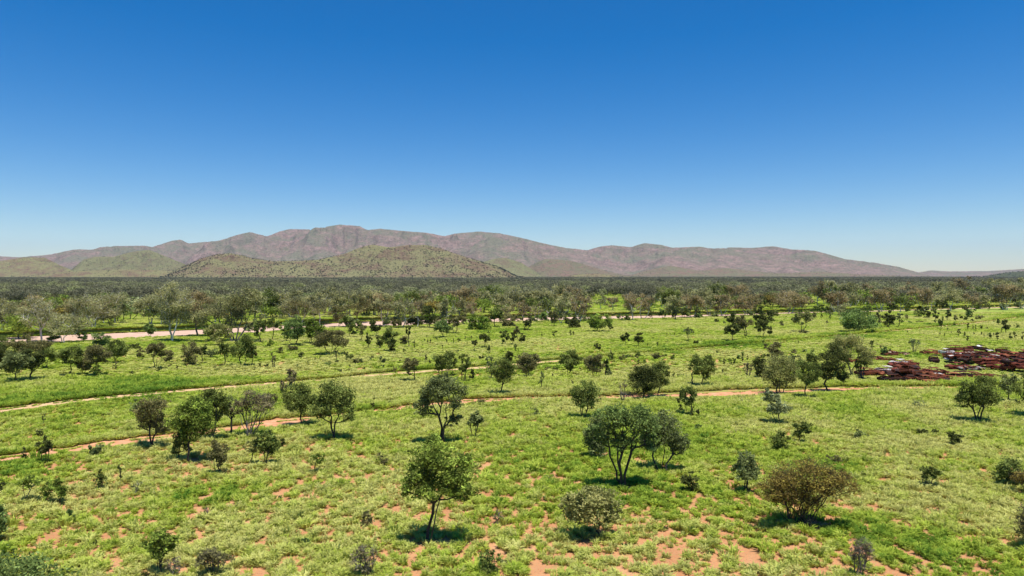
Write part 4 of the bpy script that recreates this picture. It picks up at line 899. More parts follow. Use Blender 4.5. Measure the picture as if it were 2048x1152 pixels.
for it, lab in zip(items, place_labels([i[:4] for i in items], LGUM)):
    u, v, _, _, hh, ww, col = it
    plant('G', u, v, v - hh, u - ww / 2, u + ww / 2, v - hh * 0.3, col, 'river_gum', 'gum tree', lab, group="gum trees along the river", nst=int(rg.randint(1, 4)), bark='barkwhite' if rg.rand() < 0.85 else 'barkgrey', dens=0.9)

# bushes and small trees along the near bank, screening the sand
items = []
for i, u in enumerate([700, 716, 745, 775, 792, 815, 832, 872, 925, 960, 975, 1002, 1030, 1068, 1085, 1118, 1150, 1165, 1240, 1255, 1325, 1345, 1370, 1398, 1432, 1500, 1550, 1600, 1640, 1660, 1700, 1735, 1785, 1815, 1838, 1868, 1905, 1930, 1955, 2005, 2035, 55, 105, 165, 300, 415, 500, 530, 690]):
    vn = np.interp(u, NEAR[:, 0], NEAR[:, 1]); v = vn + rg.uniform(0.5, 5); hh = rg.uniform(9, 24) * np.interp(u, [0, 1000, 2048], [1.2, 1.0, 0.75]); col = rg.choice(['greybrown', 'olive', 'dark', 'grey', 'blue'])
    items.append((u, v, {'dark': 'dark', 'olive': 'olive', 'greybrown': 'grey-brown', 'grey': 'grey-green', 'blue': 'deep green'}[col], "bush on the near riverbank" if hh < 15 else "small tree on the near riverbank", hh, hh * rg.uniform(0.8, 1.5), col))
for it, lab in zip(items, place_labels([i[:4] for i in items], LGUM)):
    u, v, _, _, hh, ww, col = it
    plant('S' if hh < 15 else 'T', u, v, v - hh, u - ww / 2, u + ww / 2, v - hh * (0.05 if hh < 15 else 0.25), col, 'shrub' if hh < 15 else 'bushy_tree', 'shrub' if hh < 15 else 'tree', lab, group="bushes on the near riverbank", nst=2)

# ------------------------------------------------------------------ woodland beyond the river
def wood_proto(seed, r, h, nl, ls, sq=0.8):
    rng = np.random.RandomState(seed)
    bl = [(0, 0, h * 0.62, r * 0.6, r * 0.6, h * 0.28)]
    for i in range(7):
        a = 2 * math.pi * (i + rng.rand() * .7) / 7; k = rng.uniform(.35, .55)
        bl.append((math.cos(a) * r * (1 - k), math.sin(a) * r * (1 - k), h * rng.uniform(.5, .72), r * k, r * k, h * rng.uniform(0.16, .25)))
    return build_plant(seed, h, bl, nst=rng.randint(1, 4), trunk_r=h * 0.018, ls=ls, nclu=30, density=2.6, maxleaf=nl, sides=3, aspect=0.6, sprd_leaf=0.36)
WP = [wood_proto(100 + i, rr, hh, 1100, 0.55) for i, (rr, hh) in enumerate([(3.2, 5.6), (2.6, 5.0), (3.9, 6.2), (2.2, 6.0), (3.0, 4.6), (3.5, 7.0)])]
LW = [('dark', 'wood', 0.0), ('grey-green', 'grey', 0.0), ('brown-tinged', 'brown', 0.05), ('light green', 'bright', 0.1), ('dark', 'wood', 0.1), ('dull olive', 'olive', 0.0)]
protos = {}
for wi, (TV, TF, LV, LF, tt) in enumerate(WP):
    for li, (cw, mt, tb) in enumerate(LW):
        protos[(wi, li)] = (wi, mt)
PM = {}
def proto_mesh(wi, mt):
    if (wi, mt) not in PM:
        TV, TF, LV, LF, tt = WP[wi]
        PM[(wi, mt)] = (make_mesh("trunk", TV, TF, [M['bark']]), make_mesh("crown", LV, LF, [M[mt]], fattr={"tint": tt}))
    return PM[(wi, mt)]
rw = np.random.RandomState(5)
cand = []
# open park-like belt just beyond the river, thickening with distance
D_ = np.sqrt(rw.uniform(215 ** 2, 1000 ** 2, 30000)); U_ = rw.uniform(-90, 2140, 30000)
XX = D_ * (U_ - CX) / F
dens = np.interp(D_, [215, 300, 420, 600, 1000], [0.75, 0.75, 0.9, 1.0, 1.0])
clr = fbm(XX / 45.0, D_ / 60.0, 3)
dens = dens - np.clip((clr - 0.56) * 7, 0, 1) * np.interp(D_, [300, 600, 900], [1.0, 0.8, 0.3])
for (cu, cw_, v0, v1) in [(285, 34, 628, 668), (1200, 40, 600, 632), (1325, 18, 600, 632), (1457, 14, 598, 628), (1635, 24, 592, 622), (650, 12, 612, 645), (705, 16, 612, 640), (745, 26, 600, 620), (1990, 14, 600, 618), (1240, 14, 600, 632)]:
    vv = vof(D_); dens[(np.abs(U_ - cu) < cw_) & (vv > v0) & (vv < v1)] = 0
ok = (rw.rand(30000) < dens * 0.62) & (D_ > dfar(U_) + 8)
PT = np.stack([U_[ok], D_[ok], XX[ok]], 1); PT = PT[np.argsort(PT[:, 1])]
# keep them from standing inside one another
keep = []; cellmap = {}
for (u, D, x) in PT:
    c = (int(x // 7.0), int(D // 7.0))
    if any(math.hypot(x - a, D - b) < 6.6 for i in (-1, 0, 1) for j in (-1, 0, 1) for (a, b) in cellmap.get((c[0] + i, c[1] + j), ())): continue
    cellmap.setdefault(c, []).append((x, D)); keep.append((u, D, x))
near_w = keep[:290]; rest_w = keep[290:]
items = []
for (u, D, x) in near_w:
    li = int(rw.choice(6, p=[.26, .14, .14, .16, .14, .16])); items.append((u, vof(D), LW[li][0], "tree in the woodland", D, x, li))
for it, lab in zip(items, place_labels([i[:4] for i in items], LGUM)):
    u, v, _, _, D, x, li = it
    wi = int(rw.randint(6)); tm, cm = proto_mesh(wi, LW[li][1])
    o = bpy.data.objects.new("woodland_tree", None); COL.objects.link(o)
    o.location = (x, D, gz(u, D) - 0.03); s = rw.uniform(0.75, 1.15) * np.interp(D, [220, 380], [1.1, 1.4]); o.scale = (s * rw.uniform(.9, 1.15), s * rw.uniform(.9, 1.15), s * rw.uniform(.85, 1.15)); o.rotation_euler = (0, 0, rw.uniform(0, 6.28))
    link("trunk", tm, o); link("crown", cm, o)
    tag(o, lab, "tree", "woodland trees beyond the river")

def scatter(name, P, rot, scl, tint, idx, proto_meshes, label=None, kind="stuff"):
    """one object: points carrying an instance each (geometry nodes)"""
    pc = bpy.data.collections.new(name + "_shapes")
    for i, pm in enumerate(proto_meshes):
        po = bpy.data.objects.new(f"{name}_shape_{i:02d}", pm); pc.objects.link(po)
    n = len(P)
    me = bpy.data.meshes.new(name); me.vertices.add(n); me.vertices.foreach_set("co", np.asarray(P, dtype=np.float32).ravel())
    for nm, arr, ty in (("rot", rot, 'FLOAT_VECTOR'), ("scl", scl, 'FLOAT_VECTOR')):
        a = me.attributes.new(nm, ty, 'POINT'); a.data.foreach_set("vector", np.asarray(arr, dtype=np.float32).ravel())
    a = me.attributes.new("tint", 'FLOAT', 'POINT'); a.data.foreach_set("value", np.asarray(tint, dtype=np.float32))
    a = me.attributes.new("idx", 'INT', 'POINT'); a.data.foreach_set("value", np.asarray(idx, dtype=np.int32))
    me.materials.append(proto_meshes[0].materials[0])
    o = link(name, me)
    ng = bpy.data.node_groups.new(name + "_scatter", 'GeometryNodeTree')
    ng.interface.new_socket("Geometry", in_out='INPUT', socket_type='NodeSocketGeometry'); ng.interface.new_socket("Geometry", in_out='OUTPUT', socket_type='NodeSocketGeometry')
    gi = ng.nodes.new("NodeGroupInput"); go = ng.nodes.new("NodeGroupOutput")
    ci = ng.nodes.new("GeometryNodeCollectionInfo"); ci.inputs["Collection"].default_value = pc
    ci.inputs["Separate Children"].default_value = True; ci.inputs["Reset Children"].default_value = True
    ip = ng.nodes.new("GeometryNodeInstanceOnPoints"); ip.inputs["Pick Instance"].default_value = True
    def attr(nm, ty):
        x = ng.nodes.new("GeometryNodeInputNamedAttribute"); x.data_type = ty; x.inputs["Name"].default_value = nm
        return [q for q in x.outputs if q.enabled and q.name == "Attribute"][0]
    ng.links.new(gi.outputs[0], ip.inputs["Points"]); ng.links.new(ci.outputs[0], ip.inputs["Instance"])
    ng.links.new(attr("idx", 'INT'), ip.inputs["Instance Index"]); ng.links.new(attr("rot", 'FLOAT_VECTOR'), ip.inputs["Rotation"]); ng.links.new(attr("scl", 'FLOAT_VECTOR'), ip.inputs["Scale"])
    ng.links.new(ip.outputs[0], go.inputs[0])
    md = o.modifiers.new("scatter", 'NODES'); md.node_group = ng
    tag(o, label, None, None, kind); return o

def merged(TV, TF, LV, LF, tt, bm, lm):
    V = np.vstack([TV, LV]); Fq = np.vstack([LF + len(TV), TF])
    return make_mesh("shape", V, Fq, [lm, bm], np.r_[np.zeros(len(LF)), np.ones(len(TF))])
wood_shapes = [merged(*WP[i], M['bark'], M['woodinst']) for i in range(6)]
# far: patches of several trees as one shape
def patch(seed, r=14.0):
    rng = np.random.RandomState(seed); Vs = []; Fs = []; Ts = []; TFs = []; n0 = 0; nt0 = 0
    for k in range(6):
        a, q = rng.uniform(0, 6.28), r * math.sqrt(rng.rand()); rr = rng.uniform(4.2, 6.2); hh = rng.uniform(5.5, 8.0)
        nlf = 90; d = rng.normal(size=(nlf, 3)); d[:, 2] = np.abs(d[:, 2]); d /= np.linalg.norm(d, axis=1, keepdims=True)
        c = np.array([math.cos(a) * q, math.sin(a) * q, hh * 0.42]) + d * np.array([rr, rr, hh * 0.5]) * rng.uniform(.75, 1.0, (nlf, 1))
        v, f = leaves(rng, c, 2.2, 0.7, up=0.8); Vs.append(v); Fs.append(f + n0); n0 += len(v)
        tv, tf = tubes([[math.cos(a) * q, math.sin(a) * q, 0]], [[math.cos(a) * q, math.sin(a) * q, hh * .6]], [0.18], [0.1], 3); Ts.append(tv); TFs.append(tf + nt0); nt0 += len(tv)
    return np.vstack(Ts), np.vstack(TFs), np.vstack(Vs), np.vstack(Fs), None
patch_shapes = [merged(*patch(300 + i), M['bark'], M['woodinst']) for i in range(5)]
n1 = len(rest_w); rest = np.array(rest_w)
P1 = np.stack([rest[:, 2], rest[:, 1], np.array([gz(a, b) for a, b in rest[:, :2]]) - 0.03], 1)
N2 = 34000
D2 = np.sqrt(rw.uniform(1000 ** 2, 7200 ** 2, N2)); U2 = rw.uniform(-110, 2160, N2); X2 = D2 * (U2 - CX) / F
# thinner inside hills' footprints
ok = rw.rand(N2) < np.where(fbm(X2 / 260, D2 / 420, 3) > 0.64, 0.35, 1.0)
ok &= ~((D2 > 4000) & (U2 > 330) & (U2 < 1045)); ok &= ~((D2 > 5200) & (U2 < 440)); ok &= ~((D2 > 5500) & (U2 > 900) & (U2 < 1090)); ok &= ~((D2 > 5500) & (U2 > 1930))
D2, U2, X2 = D2[ok], U2[ok], X2[ok]
# near part of the far zone is filled more tightly
N3 = 3600; D3 = np.sqrt(rw.uniform(960 ** 2, 2000 ** 2, N3)); U3 = rw.uniform(-110, 2160, N3); X3 = D3 * (U3 - CX) / F
ok = fbm(X3 / 120, D3 / 160, 3) < 0.60; D3, U3, X3 = D3[ok], U3[ok], X3[ok]
P2 = np.stack([np.r_[X2, X3], np.r_[D2, D3], np.full(len(D2) + len(D3), -0.05)], 1)
def rs(n, a, b, seed): 
    q = np.random.RandomState(seed); s = q.uniform(a, b, (n, 1)); return np.hstack([s * q.uniform(.85, 1.2, (n, 1)), s * q.uniform(.85, 1.2, (n, 1)), s * q.uniform(.85, 1.15, (n, 1))])
def rr_(n, seed): 
    q = np.random.RandomState(seed); return np.hstack([np.zeros((n, 2)), q.uniform(0, 6.28, (n, 1))])
PP = np.vstack([P1, P2]); na, nb_ = len(P1), len(P2)
tq = np.clip(np.random.RandomState(3).rand(na + nb_) * 0.75 + (fbm(PP[:, 0] / 90, PP[:, 1] / 160, 3) - 0.5) * 0.7, 0, 1)
tq[:na] = np.where(np.random.RandomState(9).rand(na) < 0.10, 0.95, tq[:na])
scatter("woodland", PP, np.vstack([rr_(na, 1), rr_(nb_, 2)]), np.vstack([rs(na, 1.2, 1.75, 3), rs(nb_, 0.85, 1.15, 4)]), tq,
        np.r_[np.random.RandomState(5).randint(0, 6, na), 6 + np.random.RandomState(6).randint(0, 5, nb_)], wood_shapes + patch_shapes, "dense dark woodland covering the plain as far as the foot of the hills")

# scrub dotted over the hills
hp = []; hs_ = []
for (hi, n, a, b) in [(2, 6500, 0.25, 0.62), (3, 500, .3, .5), (4, 700, .3, .5), (5, 1300, .3, .55), (6, 400, .3, .5), (7, 500, .3, .5), (8, 250, .3, .5), (9, 500, .35, .6), (10, 500, .4, .7)]:
    Xh, Dh, Zh, env, q = HILLS[hi]; q_ = np.random.RandomState(50 + hi)
    ii = q_.randint(1, Xh.shape[0] - 1, n * 3); jj = q_.randint(1, Xh.shape[1] - 2, n * 3)
    z = Zh[ii, jj]; front = (q[ii, jj] > 0.02) & (Dh[ii, jj] < Dh[:, jj][np.argmax(Zh[:, jj] / Dh[:, jj], 0), np.arange(len(jj))] * 1.03)
    prob = np.clip(1.15 - z / max(z.max(), 1) * 0.7, 0.2, 1) * np.clip(fbm(Xh[ii, jj] / 90, Dh[ii, jj] / 90, 3) * 1.6 - 0.2, 0.25, 1)
    ok = front & (q_.rand(n * 3) < prob); ii, jj = ii[ok][:n], jj[ok][:n]; n = len(ii)
    fx = q_.rand(n); ax = Xh[ii, jj] * (1 - fx) + Xh[ii, jj + 1] * fx; az = Zh[ii, jj] * (1 - fx) + Zh[ii, jj + 1] * fx; ay = Dh[ii, jj] * (1 - fx) + Dh[ii, jj + 1] * fx
    hp.append(np.stack([ax, ay, az - 1.0], 1)); hs_.append(np.repeat(q_.uniform(a, b, (n, 1)) ** 1.3 * 2.7, 3, 1))
hp = np.vstack(hp); hs_ = np.vstack(hs_)
scatter("hill_scrub", hp, rr_(len(hp), 8), hs_, np.random.RandomState(9).rand(len(hp)) * 0.5, np.random.RandomState(10).randint(0, 3, len(hp)), [merged(*WP[i], M['bark'], M['scrub']) for i in range(3)], "dark bushes dotted over the lower slopes of the hills")

# ------------------------------------------------------------------ grass
def tuft(seed, r, h, nb, wd):
    rng = np.random.RandomState(seed); Vs = []; Fs = []; n0 = 0
    for k in range(nb):
        a = rng.uniform(0, 6.283); q = r * 0.55 * math.sqrt(rng.rand()); b = a + rng.normal() * 0.7
        p0 = np.array([math.cos(a) * q, math.sin(a) * q, 0.0]); out = np.array([math.cos(b), math.sin(b), 0]); L = h * rng.uniform(0.6, 1.15); sp = r * rng.uniform(0.3, 1.15)
        p1 = p0 + out * sp * 0.42 + np.array([0, 0, L * 0.62]); p2 = p0 + out * sp * 1.05 + np.array([0, 0, L * rng.uniform(0.62, 0.98)])
        s = np.array([-out[1], out[0], 0]) * wd * rng.uniform(.7, 1.3) / 2
        tw = rng.normal(size=3) * 0.3 * wd
        Vs += [p0 - s * .6, p0 + s * .6, p1 + s + tw, p1 - s - tw, p2 + s * .15, p2 - s * .15]
        Fs += [[n0, n0 + 1, n0 + 2, n0 + 3], [n0 + 3, n0 + 2, n0 + 4, n0 + 5]]; n0 += 6
    return make_mesh("shape", np.array(Vs), np.array(Fs), [M['grass']])
TUFT = [tuft(i, 0.24, 0.36, 46, 0.042) for i in range(4)] + [tuft(10 + i, 0.34, 0.5, 50, 0.05) for i in range(2)] + [tuft(20 + i, 0.20, 0.2, 30, 0.045) for i in range(2)]
BIG = [tuft(30 + i, 0.55, 0.42, 60, 0.10) for i in range(3)] + [tuft(40 + i, 1.7, 0.6, 90, 0.30) for i in range(2)]
rgr = np.random.RandomState(77)
def field(n, d0, d1, u0=-70, u1=2120):
    D = np.sqrt(rgr.uniform(d0 ** 2, d1 ** 2, n)); U = rgr.uniform(u0, u1, n); return U, D, D * (U - CX) / F
def gmask(U, D, pad=0.0):
    a1 = D - dtr(TR1, U); a2 = D - dtr(TR2, U)
    front1 = np.where(w1(U) > 0.2, D / 18 * 0.5, 0); front2 = np.where(w2(U) > 0.2, D / 18 * np.interp(U, [500, 560, 640, 700, 900, 960, 1060, 1200, 1260, 1380, 1650, 1750], [0.26, .4, .3, .26, .3, .4, .3, .3, .4, .75, .75, .4]), 0)
    jit = (fbm((D * (U - CX) / F) / 1.1, D / 1.1, 2) - 0.5) * 1.3
    a1 = a1 + jit * 0.5 * (np.abs(a1) > .3); a2 = a2 + jit * (np.abs(a2) > .3)
    m1 = (a1 < w1(U) * 0.95 - pad * .5) & (a1 > -w1(U) * 0.95 - front1 + pad * .5); m2 = (a2 < w2(U) * 0.95 - pad * .5) & (a2 > -w2(U) * 0.95 - front2 + pad * .5)
    dn, df = dnear(U), dfar(U); return ~(m1 | m2) & ~((D > dn - 2.0) & (D < df + 0.2))
G = []
def tintmap(U, D, X):
    t_ = 0.37 + (fbm(X / 9, D / 9, 4) - 0.5) * 1.15 + (fbm(X / 30 + 5, D / 22, 2) - 0.5) * 0.9 + rgr.normal(size=len(U)) * 0.17
    # rank green bands the photo shows along the tracks and in a few patches
    b1 = (D - dtr(TR1, U)) / np.interp(U, [0, 700, 1100, 2048], [6, 6, 9, 10])
    t_ += 0.38 * np.exp(-(b1 - 0.75) ** 2 * 2.2) + 0.30 * np.exp(-(b1 + 0.75) ** 2 * 3) * (U > 620)
    t_ += 0.35 * np.exp(-((U - 1680) / 80) ** 2 - ((D - 63) / 3.0) ** 2) + 0.3 * np.exp(-((U - 1690) / 60) ** 2 - ((D - 49.5) / 2) ** 2)
    t_ += 0.3 * np.exp(-((U - 460) / 90) ** 2 - ((D - 56) / 3.0) ** 2)
    t_ += 0.35 * np.exp(-((U - 500) / 60) ** 2 - ((D - 78) / 4.0) ** 2)
    t_ -= np.interp(D, [40, 60, 90, 130], [0.0, 0.02, 0.05, 0.08])
    t_ += np.where(D > dfar(U), 0.22, 0)
    return np.clip(t_, 0, 1)
U, D, Xg = field(150000, 36, 118)
c = cover(Xg, D); ok = gmask(U, D) & (rgr.rand(len(U)) < np.clip(c, 0.02, 1))
U, D, Xg, c = U[ok], D[ok], Xg[ok], c[ok]
ix = np.where(rgr.rand(len(U)) < 0.2, 4 + rgr.randint(0, 2, len(U)), rgr.randint(0, 4, len(U))); ix = np.where((c < 0.45) & (rgr.rand(len(U)) < .6), 6 + rgr.randint(0, 2, len(U)), ix)
s = rgr.uniform(0.7, 1.25, len(U)) * np.interp(D, [36, 60, 118], [0.95, 1.05, 1.45]) * np.clip(0.72 + c * 0.35, 0.6, 1.15)
G.append((U, D, Xg, ix, s))
U, D, Xg = field(9000, 36, 100); c = cover(Xg, D); ok = gmask(U, D) & (c < 0.7)
U, D, Xg = U[ok], D[ok], Xg[ok]
G.append((U, D, Xg, 4 + rgr.randint(0, 2, len(U)), rgr.uniform(0.6, 1.15, len(U))))
U, D, Xg = field(120000, 112, 330)
c = cover(Xg, D); ok = gmask(U, D, -0.6) & (rgr.rand(len(U)) < np.clip(c * 0.6 + 0.35, 0.05, 1))
U, D, Xg = U[ok], D[ok], Xg[ok]
G.append((U, D, Xg, 8 + rgr.randint(0, 3, len(U)), rgr.uniform(0.6, 1.2, len(U)) * np.interp(D, [112, 330], [0.75, 1.2])))
U, D, Xg = field(42000, 300, 900); ok = gmask(U, D, -0.6) & (D > dfar(U))
U, D, Xg = U[ok], D[ok], Xg[ok]
G.append((U, D, Xg, 11 + rgr.randint(0, 2, len(U)), rgr.uniform(0.6, 1.2, len(U))))
# lush lips of grass along the track edges and the river banks
for T_, wf, n in ((TR1, w1, 9000), (TR2, w2, 9000)):
    U = rgr.uniform(-60, 2110, n); Dt = dtr(T_, U); side = np.where(rgr.rand(n) < 0.6, 1, -1)
    D = Dt + np.where(side > 0, wf(U) + np.abs(rgr.normal(size=n)) * 0.7 + 0.1, -wf(U) - np.abs(rgr.normal(size=n)) * 0.8 - Dt / 18 * 0.2)
    G.append((U, D, D * (U - CX) / F, rgr.randint(0, 6, n), rgr.uniform(0.7, 1.3, n) * np.interp(D, [60, 150], [1.0, 1.6]) * np.where(side > 0, 1, 0.55)))
for T_, wf, n in ((TR1, w1, 1400), (TR2, w2, 1100)):       # sparse grass between the wheel lines
    U = rgr.uniform(-60, 2110, n); ok = vnoise(U / 14.0, U * 0 + 7) > 0.42; U = U[ok]; D = dtr(T_, U) + rgr.normal(size=len(U)) * 0.12
    G.append((U, D, D * (U - CX) / F, 6 + rgr.randint(0, 2, len(U)), rgr.uniform(0.6, 1.2, len(U))))
U, D, Xg = field(1300, 36, 160); ok = gmask(U, D); U, D, Xg = U[ok], D[ok], Xg[ok]        # ranker clumps standing above the rest
G.append((U, D, Xg, 4 + rgr.randint(0, 2, len(U)), rgr.uniform(1.3, 1.9, len(U))))
n = 5000; U = rgr.uniform(-60, 2110, n); D = dfar(U) + 0.5 + np.abs(rgr.normal(size=n)) * 1.5
G.append((U, D, D * (U - CX) / F, 8 + rgr.randint(0, 3, n), rgr.uniform(0.8, 1.5, n)))
U = np.concatenate([g[0] for g in G]); D = np.concatenate([g[1] for g in G]); Xg = np.concatenate([g[2] for g in G]); ix = np.concatenate([g[3] for g in G]); s = np.concatenate([g[4] for g in G])
vv = vof(D); trod = ((np.abs(U - 1812) < 98) & (vv > 728) & (vv < 769)) | ((U > 1866) & (vv > 702) & (vv < 762))     # grass kept short by the dumped cars
s = np.where(trod, s * 0.5, s)
n = len(U)
P = np.stack([Xg, D, ground_z(U, D) - 0.01], 1)
scl = np.stack([s, s, s * rgr.uniform(0.75, 1.2, n)], 1); rot = np.stack([rgr.normal(size=n) * .08, rgr.normal(size=n) * .08, rgr.uniform(0, 6.28, n)], 1)
scatter("grass", P, rot, scl, tintmap(U, D, Xg), ix, TUFT + BIG, "yellow-green tussock grass covering the red plain")

# ------------------------------------------------------------------ car wrecks
def paint_mat(name, base, rust, amt):
    m, t, out = newmat(name); tc = N(t, "ShaderNodeTexCoord"); oi = N(t, "ShaderNodeObjectInfo")
    mp = N(t, "ShaderNodeVectorMath", operation='ADD'); t.links.new(tc.outputs["Object"], mp.inputs[0]); t.links.new(oi.outputs["Location"], mp.inputs[1])
    n1 = noise(t, mp.outputs[0], 1.6, 8, 0.7); n2 = noise(t, mp.outputs[0], 7, 6, 0.6)
    r = ramp(t, n2, [(0.3, tuple(c * 0.5 for c in rust)), (0.55, rust), (0.75, (rust[0] * 1.35, rust[1] * 1.3, rust[2] * 1.2))])
    c = mixc(t, ramp(t, n1, [(amt - 0.05, (0, 0, 0)), (amt + 0.05, (1, 1, 1))]), base, r)
    p = N(t, "ShaderNodeBsdfPrincipled"); p.inputs["Roughness"].default_value = 0.8; p.inputs["Specular IOR Level"].default_value = 0.15; t.links.new(c, p.inputs["Base Color"]); t.links.new(p.outputs[0], out.inputs[0]); return m
RUST = (0.19, 0.058, 0.028)
WM = {'rust brown': paint_mat('wreck_rust', (0.11, 0.036, 0.02), RUST, 0.5), 'maroon': paint_mat('wreck_maroon', (0.16, 0.034, 0.022), (0.17, 0.048, 0.026), 0.5), 'dark burnt': paint_mat('wreck_burnt', (0.022, 0.015, 0.013), (0.06, 0.022, 0.014), 0.52),
      'white': paint_mat('wreck_white', (0.62, 0.60, 0.56), RUST, 0.56), 'orange rust': paint_mat('wreck_orange', (0.30, 0.11, 0.045), (0.20, 0.06, 0.03), 0.5), 'pale grey': paint_mat('wreck_grey', (0.30, 0.29, 0.28), RUST, 0.5), 'cream': paint_mat('wreck_cream', (0.45, 0.34, 0.24), RUST, 0.54)}
M['tyre'] = bark_mat('wheel_black', (0.012, 0.012, 0.012), (0.03, 0.028, 0.026))

def thick(grid, th=0.03):
    """closed plate from a grid of points (n, m, 3)"""
    n, m_ = grid.shape[:2]; g2 = grid - np.array([0, 0, th]); V = np.concatenate([grid.reshape(-1, 3), g2.reshape(-1, 3)]); i = np.arange(n * m_).reshape(n, m_); k = n * m_
    a = np.stack([i[:-1, :-1], i[1:, :-1], i[1:, 1:], i[:-1, 1:]], -1).reshape(-1, 4); b = (a + k)[:, ::-1]
    e = []
    for line in (i[0], i[:, -1], i[-1][::-1], i[:, 0][::-1]):
        for p, q in zip(line[:-1], line[1:]): e.append([p, q, q + k, p + k])
    return V, np.vstack([a, b, e])
def cat_(parts):
    V, Fq, n = [], [], 0
    for v, f in parts: V.append(v); Fq.append(f + n); n += len(v)
    return np.vstack(V), np.vstack(Fq)
def wreck_shape(kind, seed):
    rng = np.random.RandomState(seed); Lh, W = 2.25, 0.84
    crush = {'sedan': 1.0, 'wagon': 1.0, 'ute': 0.95, 'squashed': 0.45, 'shell': 0.8}[kind]
    xs = np.linspace(-Lh, Lh, 27)
    belt = 0.86 if kind != 'squashed' else 0.66
    top = belt + 0.03 * np.cos(xs) - 0.10 * np.clip((np.abs(xs) - 1.4) / 0.85, 0, 1)
    low = np.full_like(xs, 0.24)
    for wx in (-1.35, 1.38):
        d = np.abs(xs - wx); low = np.maximum(low, np.where(d < 0.42, 0.24 + np.sqrt(np.clip(0.42 ** 2 - d ** 2, 0, None)) * 0.95, 0.24))
    low = np.maximum(low, 0.24 + 0.12 * np.clip((np.abs(xs) - 1.95) / 0.3, 0, 1))
    sides = []
    for sg in (-1, 1):
        rows_ = []
        for k, f in enumerate((0, 0.35, 0.75, 1.0)):
            z = low * (1 - f) + top * f; y = sg * (W - 0.05 * (f > .9) + 0.03 * math.sin(f * 3.1) - 0.10 * np.clip((np.abs(xs) - 1.8) / .45, 0, 1) ** 2)
            rows_.append(np.stack([xs, np.broadcast_to(y, xs.shape), z], 1))
        g_ = np.array(rows_); v, f_ = thick(g_, 0.0); v[len(v) // 2:, 1] -= sg * 0.04; sides.append((v, f_))
    ends = []
    for sx in (-1, 1):
        g_ = np.array([[[sx * (Lh + 0.03 * (k == 1)), y, z] for y in np.linspace(-0.74, 0.74, 6)] for k, z in enumerate((0.36, 0.55, belt - 0.1))]); v, f_ = thick(g_, 0.0); v[len(v) // 2:, 0] -= sx * 0.05; ends.append((v, f_))
    fl = np.array([[[x, y, 0.30] for y in np.linspace(-0.78, 0.78, 4)] for x in np.linspace(-2.1, 2.1, 6)])
    parts = {}
    rz = belt + 0.50 * crush
    if kind == 'ute': rx0, rx1 = -0.25, 0.75
    elif kind == 'wagon': rx0, rx1 = -2.0, 0.65
    else: rx0, rx1 = -0.95, 0.65
    pil = []
    pts = [(rx1, belt, rx1 - 0.0)] 
    for sg in (-1, 1):
        yb, yt = sg * 0.79, sg * 0.64
        P0 = [[rx1 + 0.6, yb, belt], [0.05, yb, belt], [rx0 - (0.35 if kind != 'ute' else 0.05), yb, belt]]; P1 = [[rx1, yt, rz], [0.02, yt, rz], [rx0, yt, rz]]
        if kind == 'wagon': P0.append([-1.1, yb, belt]); P1.append([-1.1, yt, rz])
        pil.append(tubes(P0, P1, np.full(len(P0), 0.035), np.full(len(P0), 0.035), 4))
        pil.append(tubes([[rx1, yt, rz]], [[rx0, yt, rz]], [0.035], [0.035], 4))
    pil.append(tubes([[rx1, -0.64, rz], [rx0, -0.64, rz], [rx1 + .6, -.79, belt], [rx0 - .3, -.79, belt]], [[rx1, 0.64, rz], [rx0, 0.64, rz], [rx1 + .6, .79, belt], [rx0 - .3, .79, belt]], np.full(4, .03), np.full(4, .03), 4))
    def plate(x0, x1, z0, z1, wd, bow=0.04, nx=6, ny=5, tilt=0.0):
        g_ = np.zeros((nx, ny, 3))
        for i, x in enumerate(np.linspace(x0, x1, nx)):
            for j, y in enumerate(np.linspace(-wd, wd, ny)):
                s_ = i / (nx - 1); g_[i, j] = (x, y, z0 * (1 - s_) + z1 * s_ + bow * (1 - (y / wd) ** 2) + tilt * y)
        return thick(g_, 0.03)
    parts['body'] = cat_(sides + ends + [thick(fl, 0.03)])
    parts['window_frame'] = cat_(pil)
    parts['roof'] = plate(rx0, rx1, rz + 0.02, rz + 0.02, 0.66, 0.05 if kind != 'squashed' else -0.12)
    if kind != 'shell': parts['bonnet'] = plate(1.25, 2.22, belt - 0.0, belt - 0.12, 0.74, 0.05, tilt=rng.uniform(-.08, .1))
    if kind in ('sedan', 'shell', 'squashed'): parts['boot_lid'] = plate(-2.22, -1.32, belt - 0.1, belt, 0.72, 0.04)
    if kind == 'ute': parts['tray'] = plate(-2.2, -0.4, 0.55, 0.55, 0.74, 0.0)
    # seats left inside
    st = []
    for y in (-0.38, 0.38): st.append(plate(-0.1, 0.35, 0.52, 0.52, 0.24, 0.03, 3, 3)); st[-1][0][:, 1] += y
    parts['seat'] = cat_(st)
    # dents
    ph = rng.uniform(0, 9, 3); am = {'sedan': .05, 'wagon': .05, 'ute': .05, 'squashed': .13, 'shell': .09}[kind]
    for k, (v, f_) in parts.items():
        v[:, 2] += am * np.sin(v[:, 0] * 2.1 + ph[0]) * np.cos(v[:, 1] * 2.6 + ph[1]) - am * 1.3 * np.exp(-((v[:, 0] - 0.8 * math.sin(ph[2])) ** 2) * 1.6) * (v[:, 2] > belt - 0.05)
        v[:, 1] += am * 0.8 * np.sin(v[:, 0] * 1.7 + ph[1]) * (v[:, 2] / 1.0)
    return parts
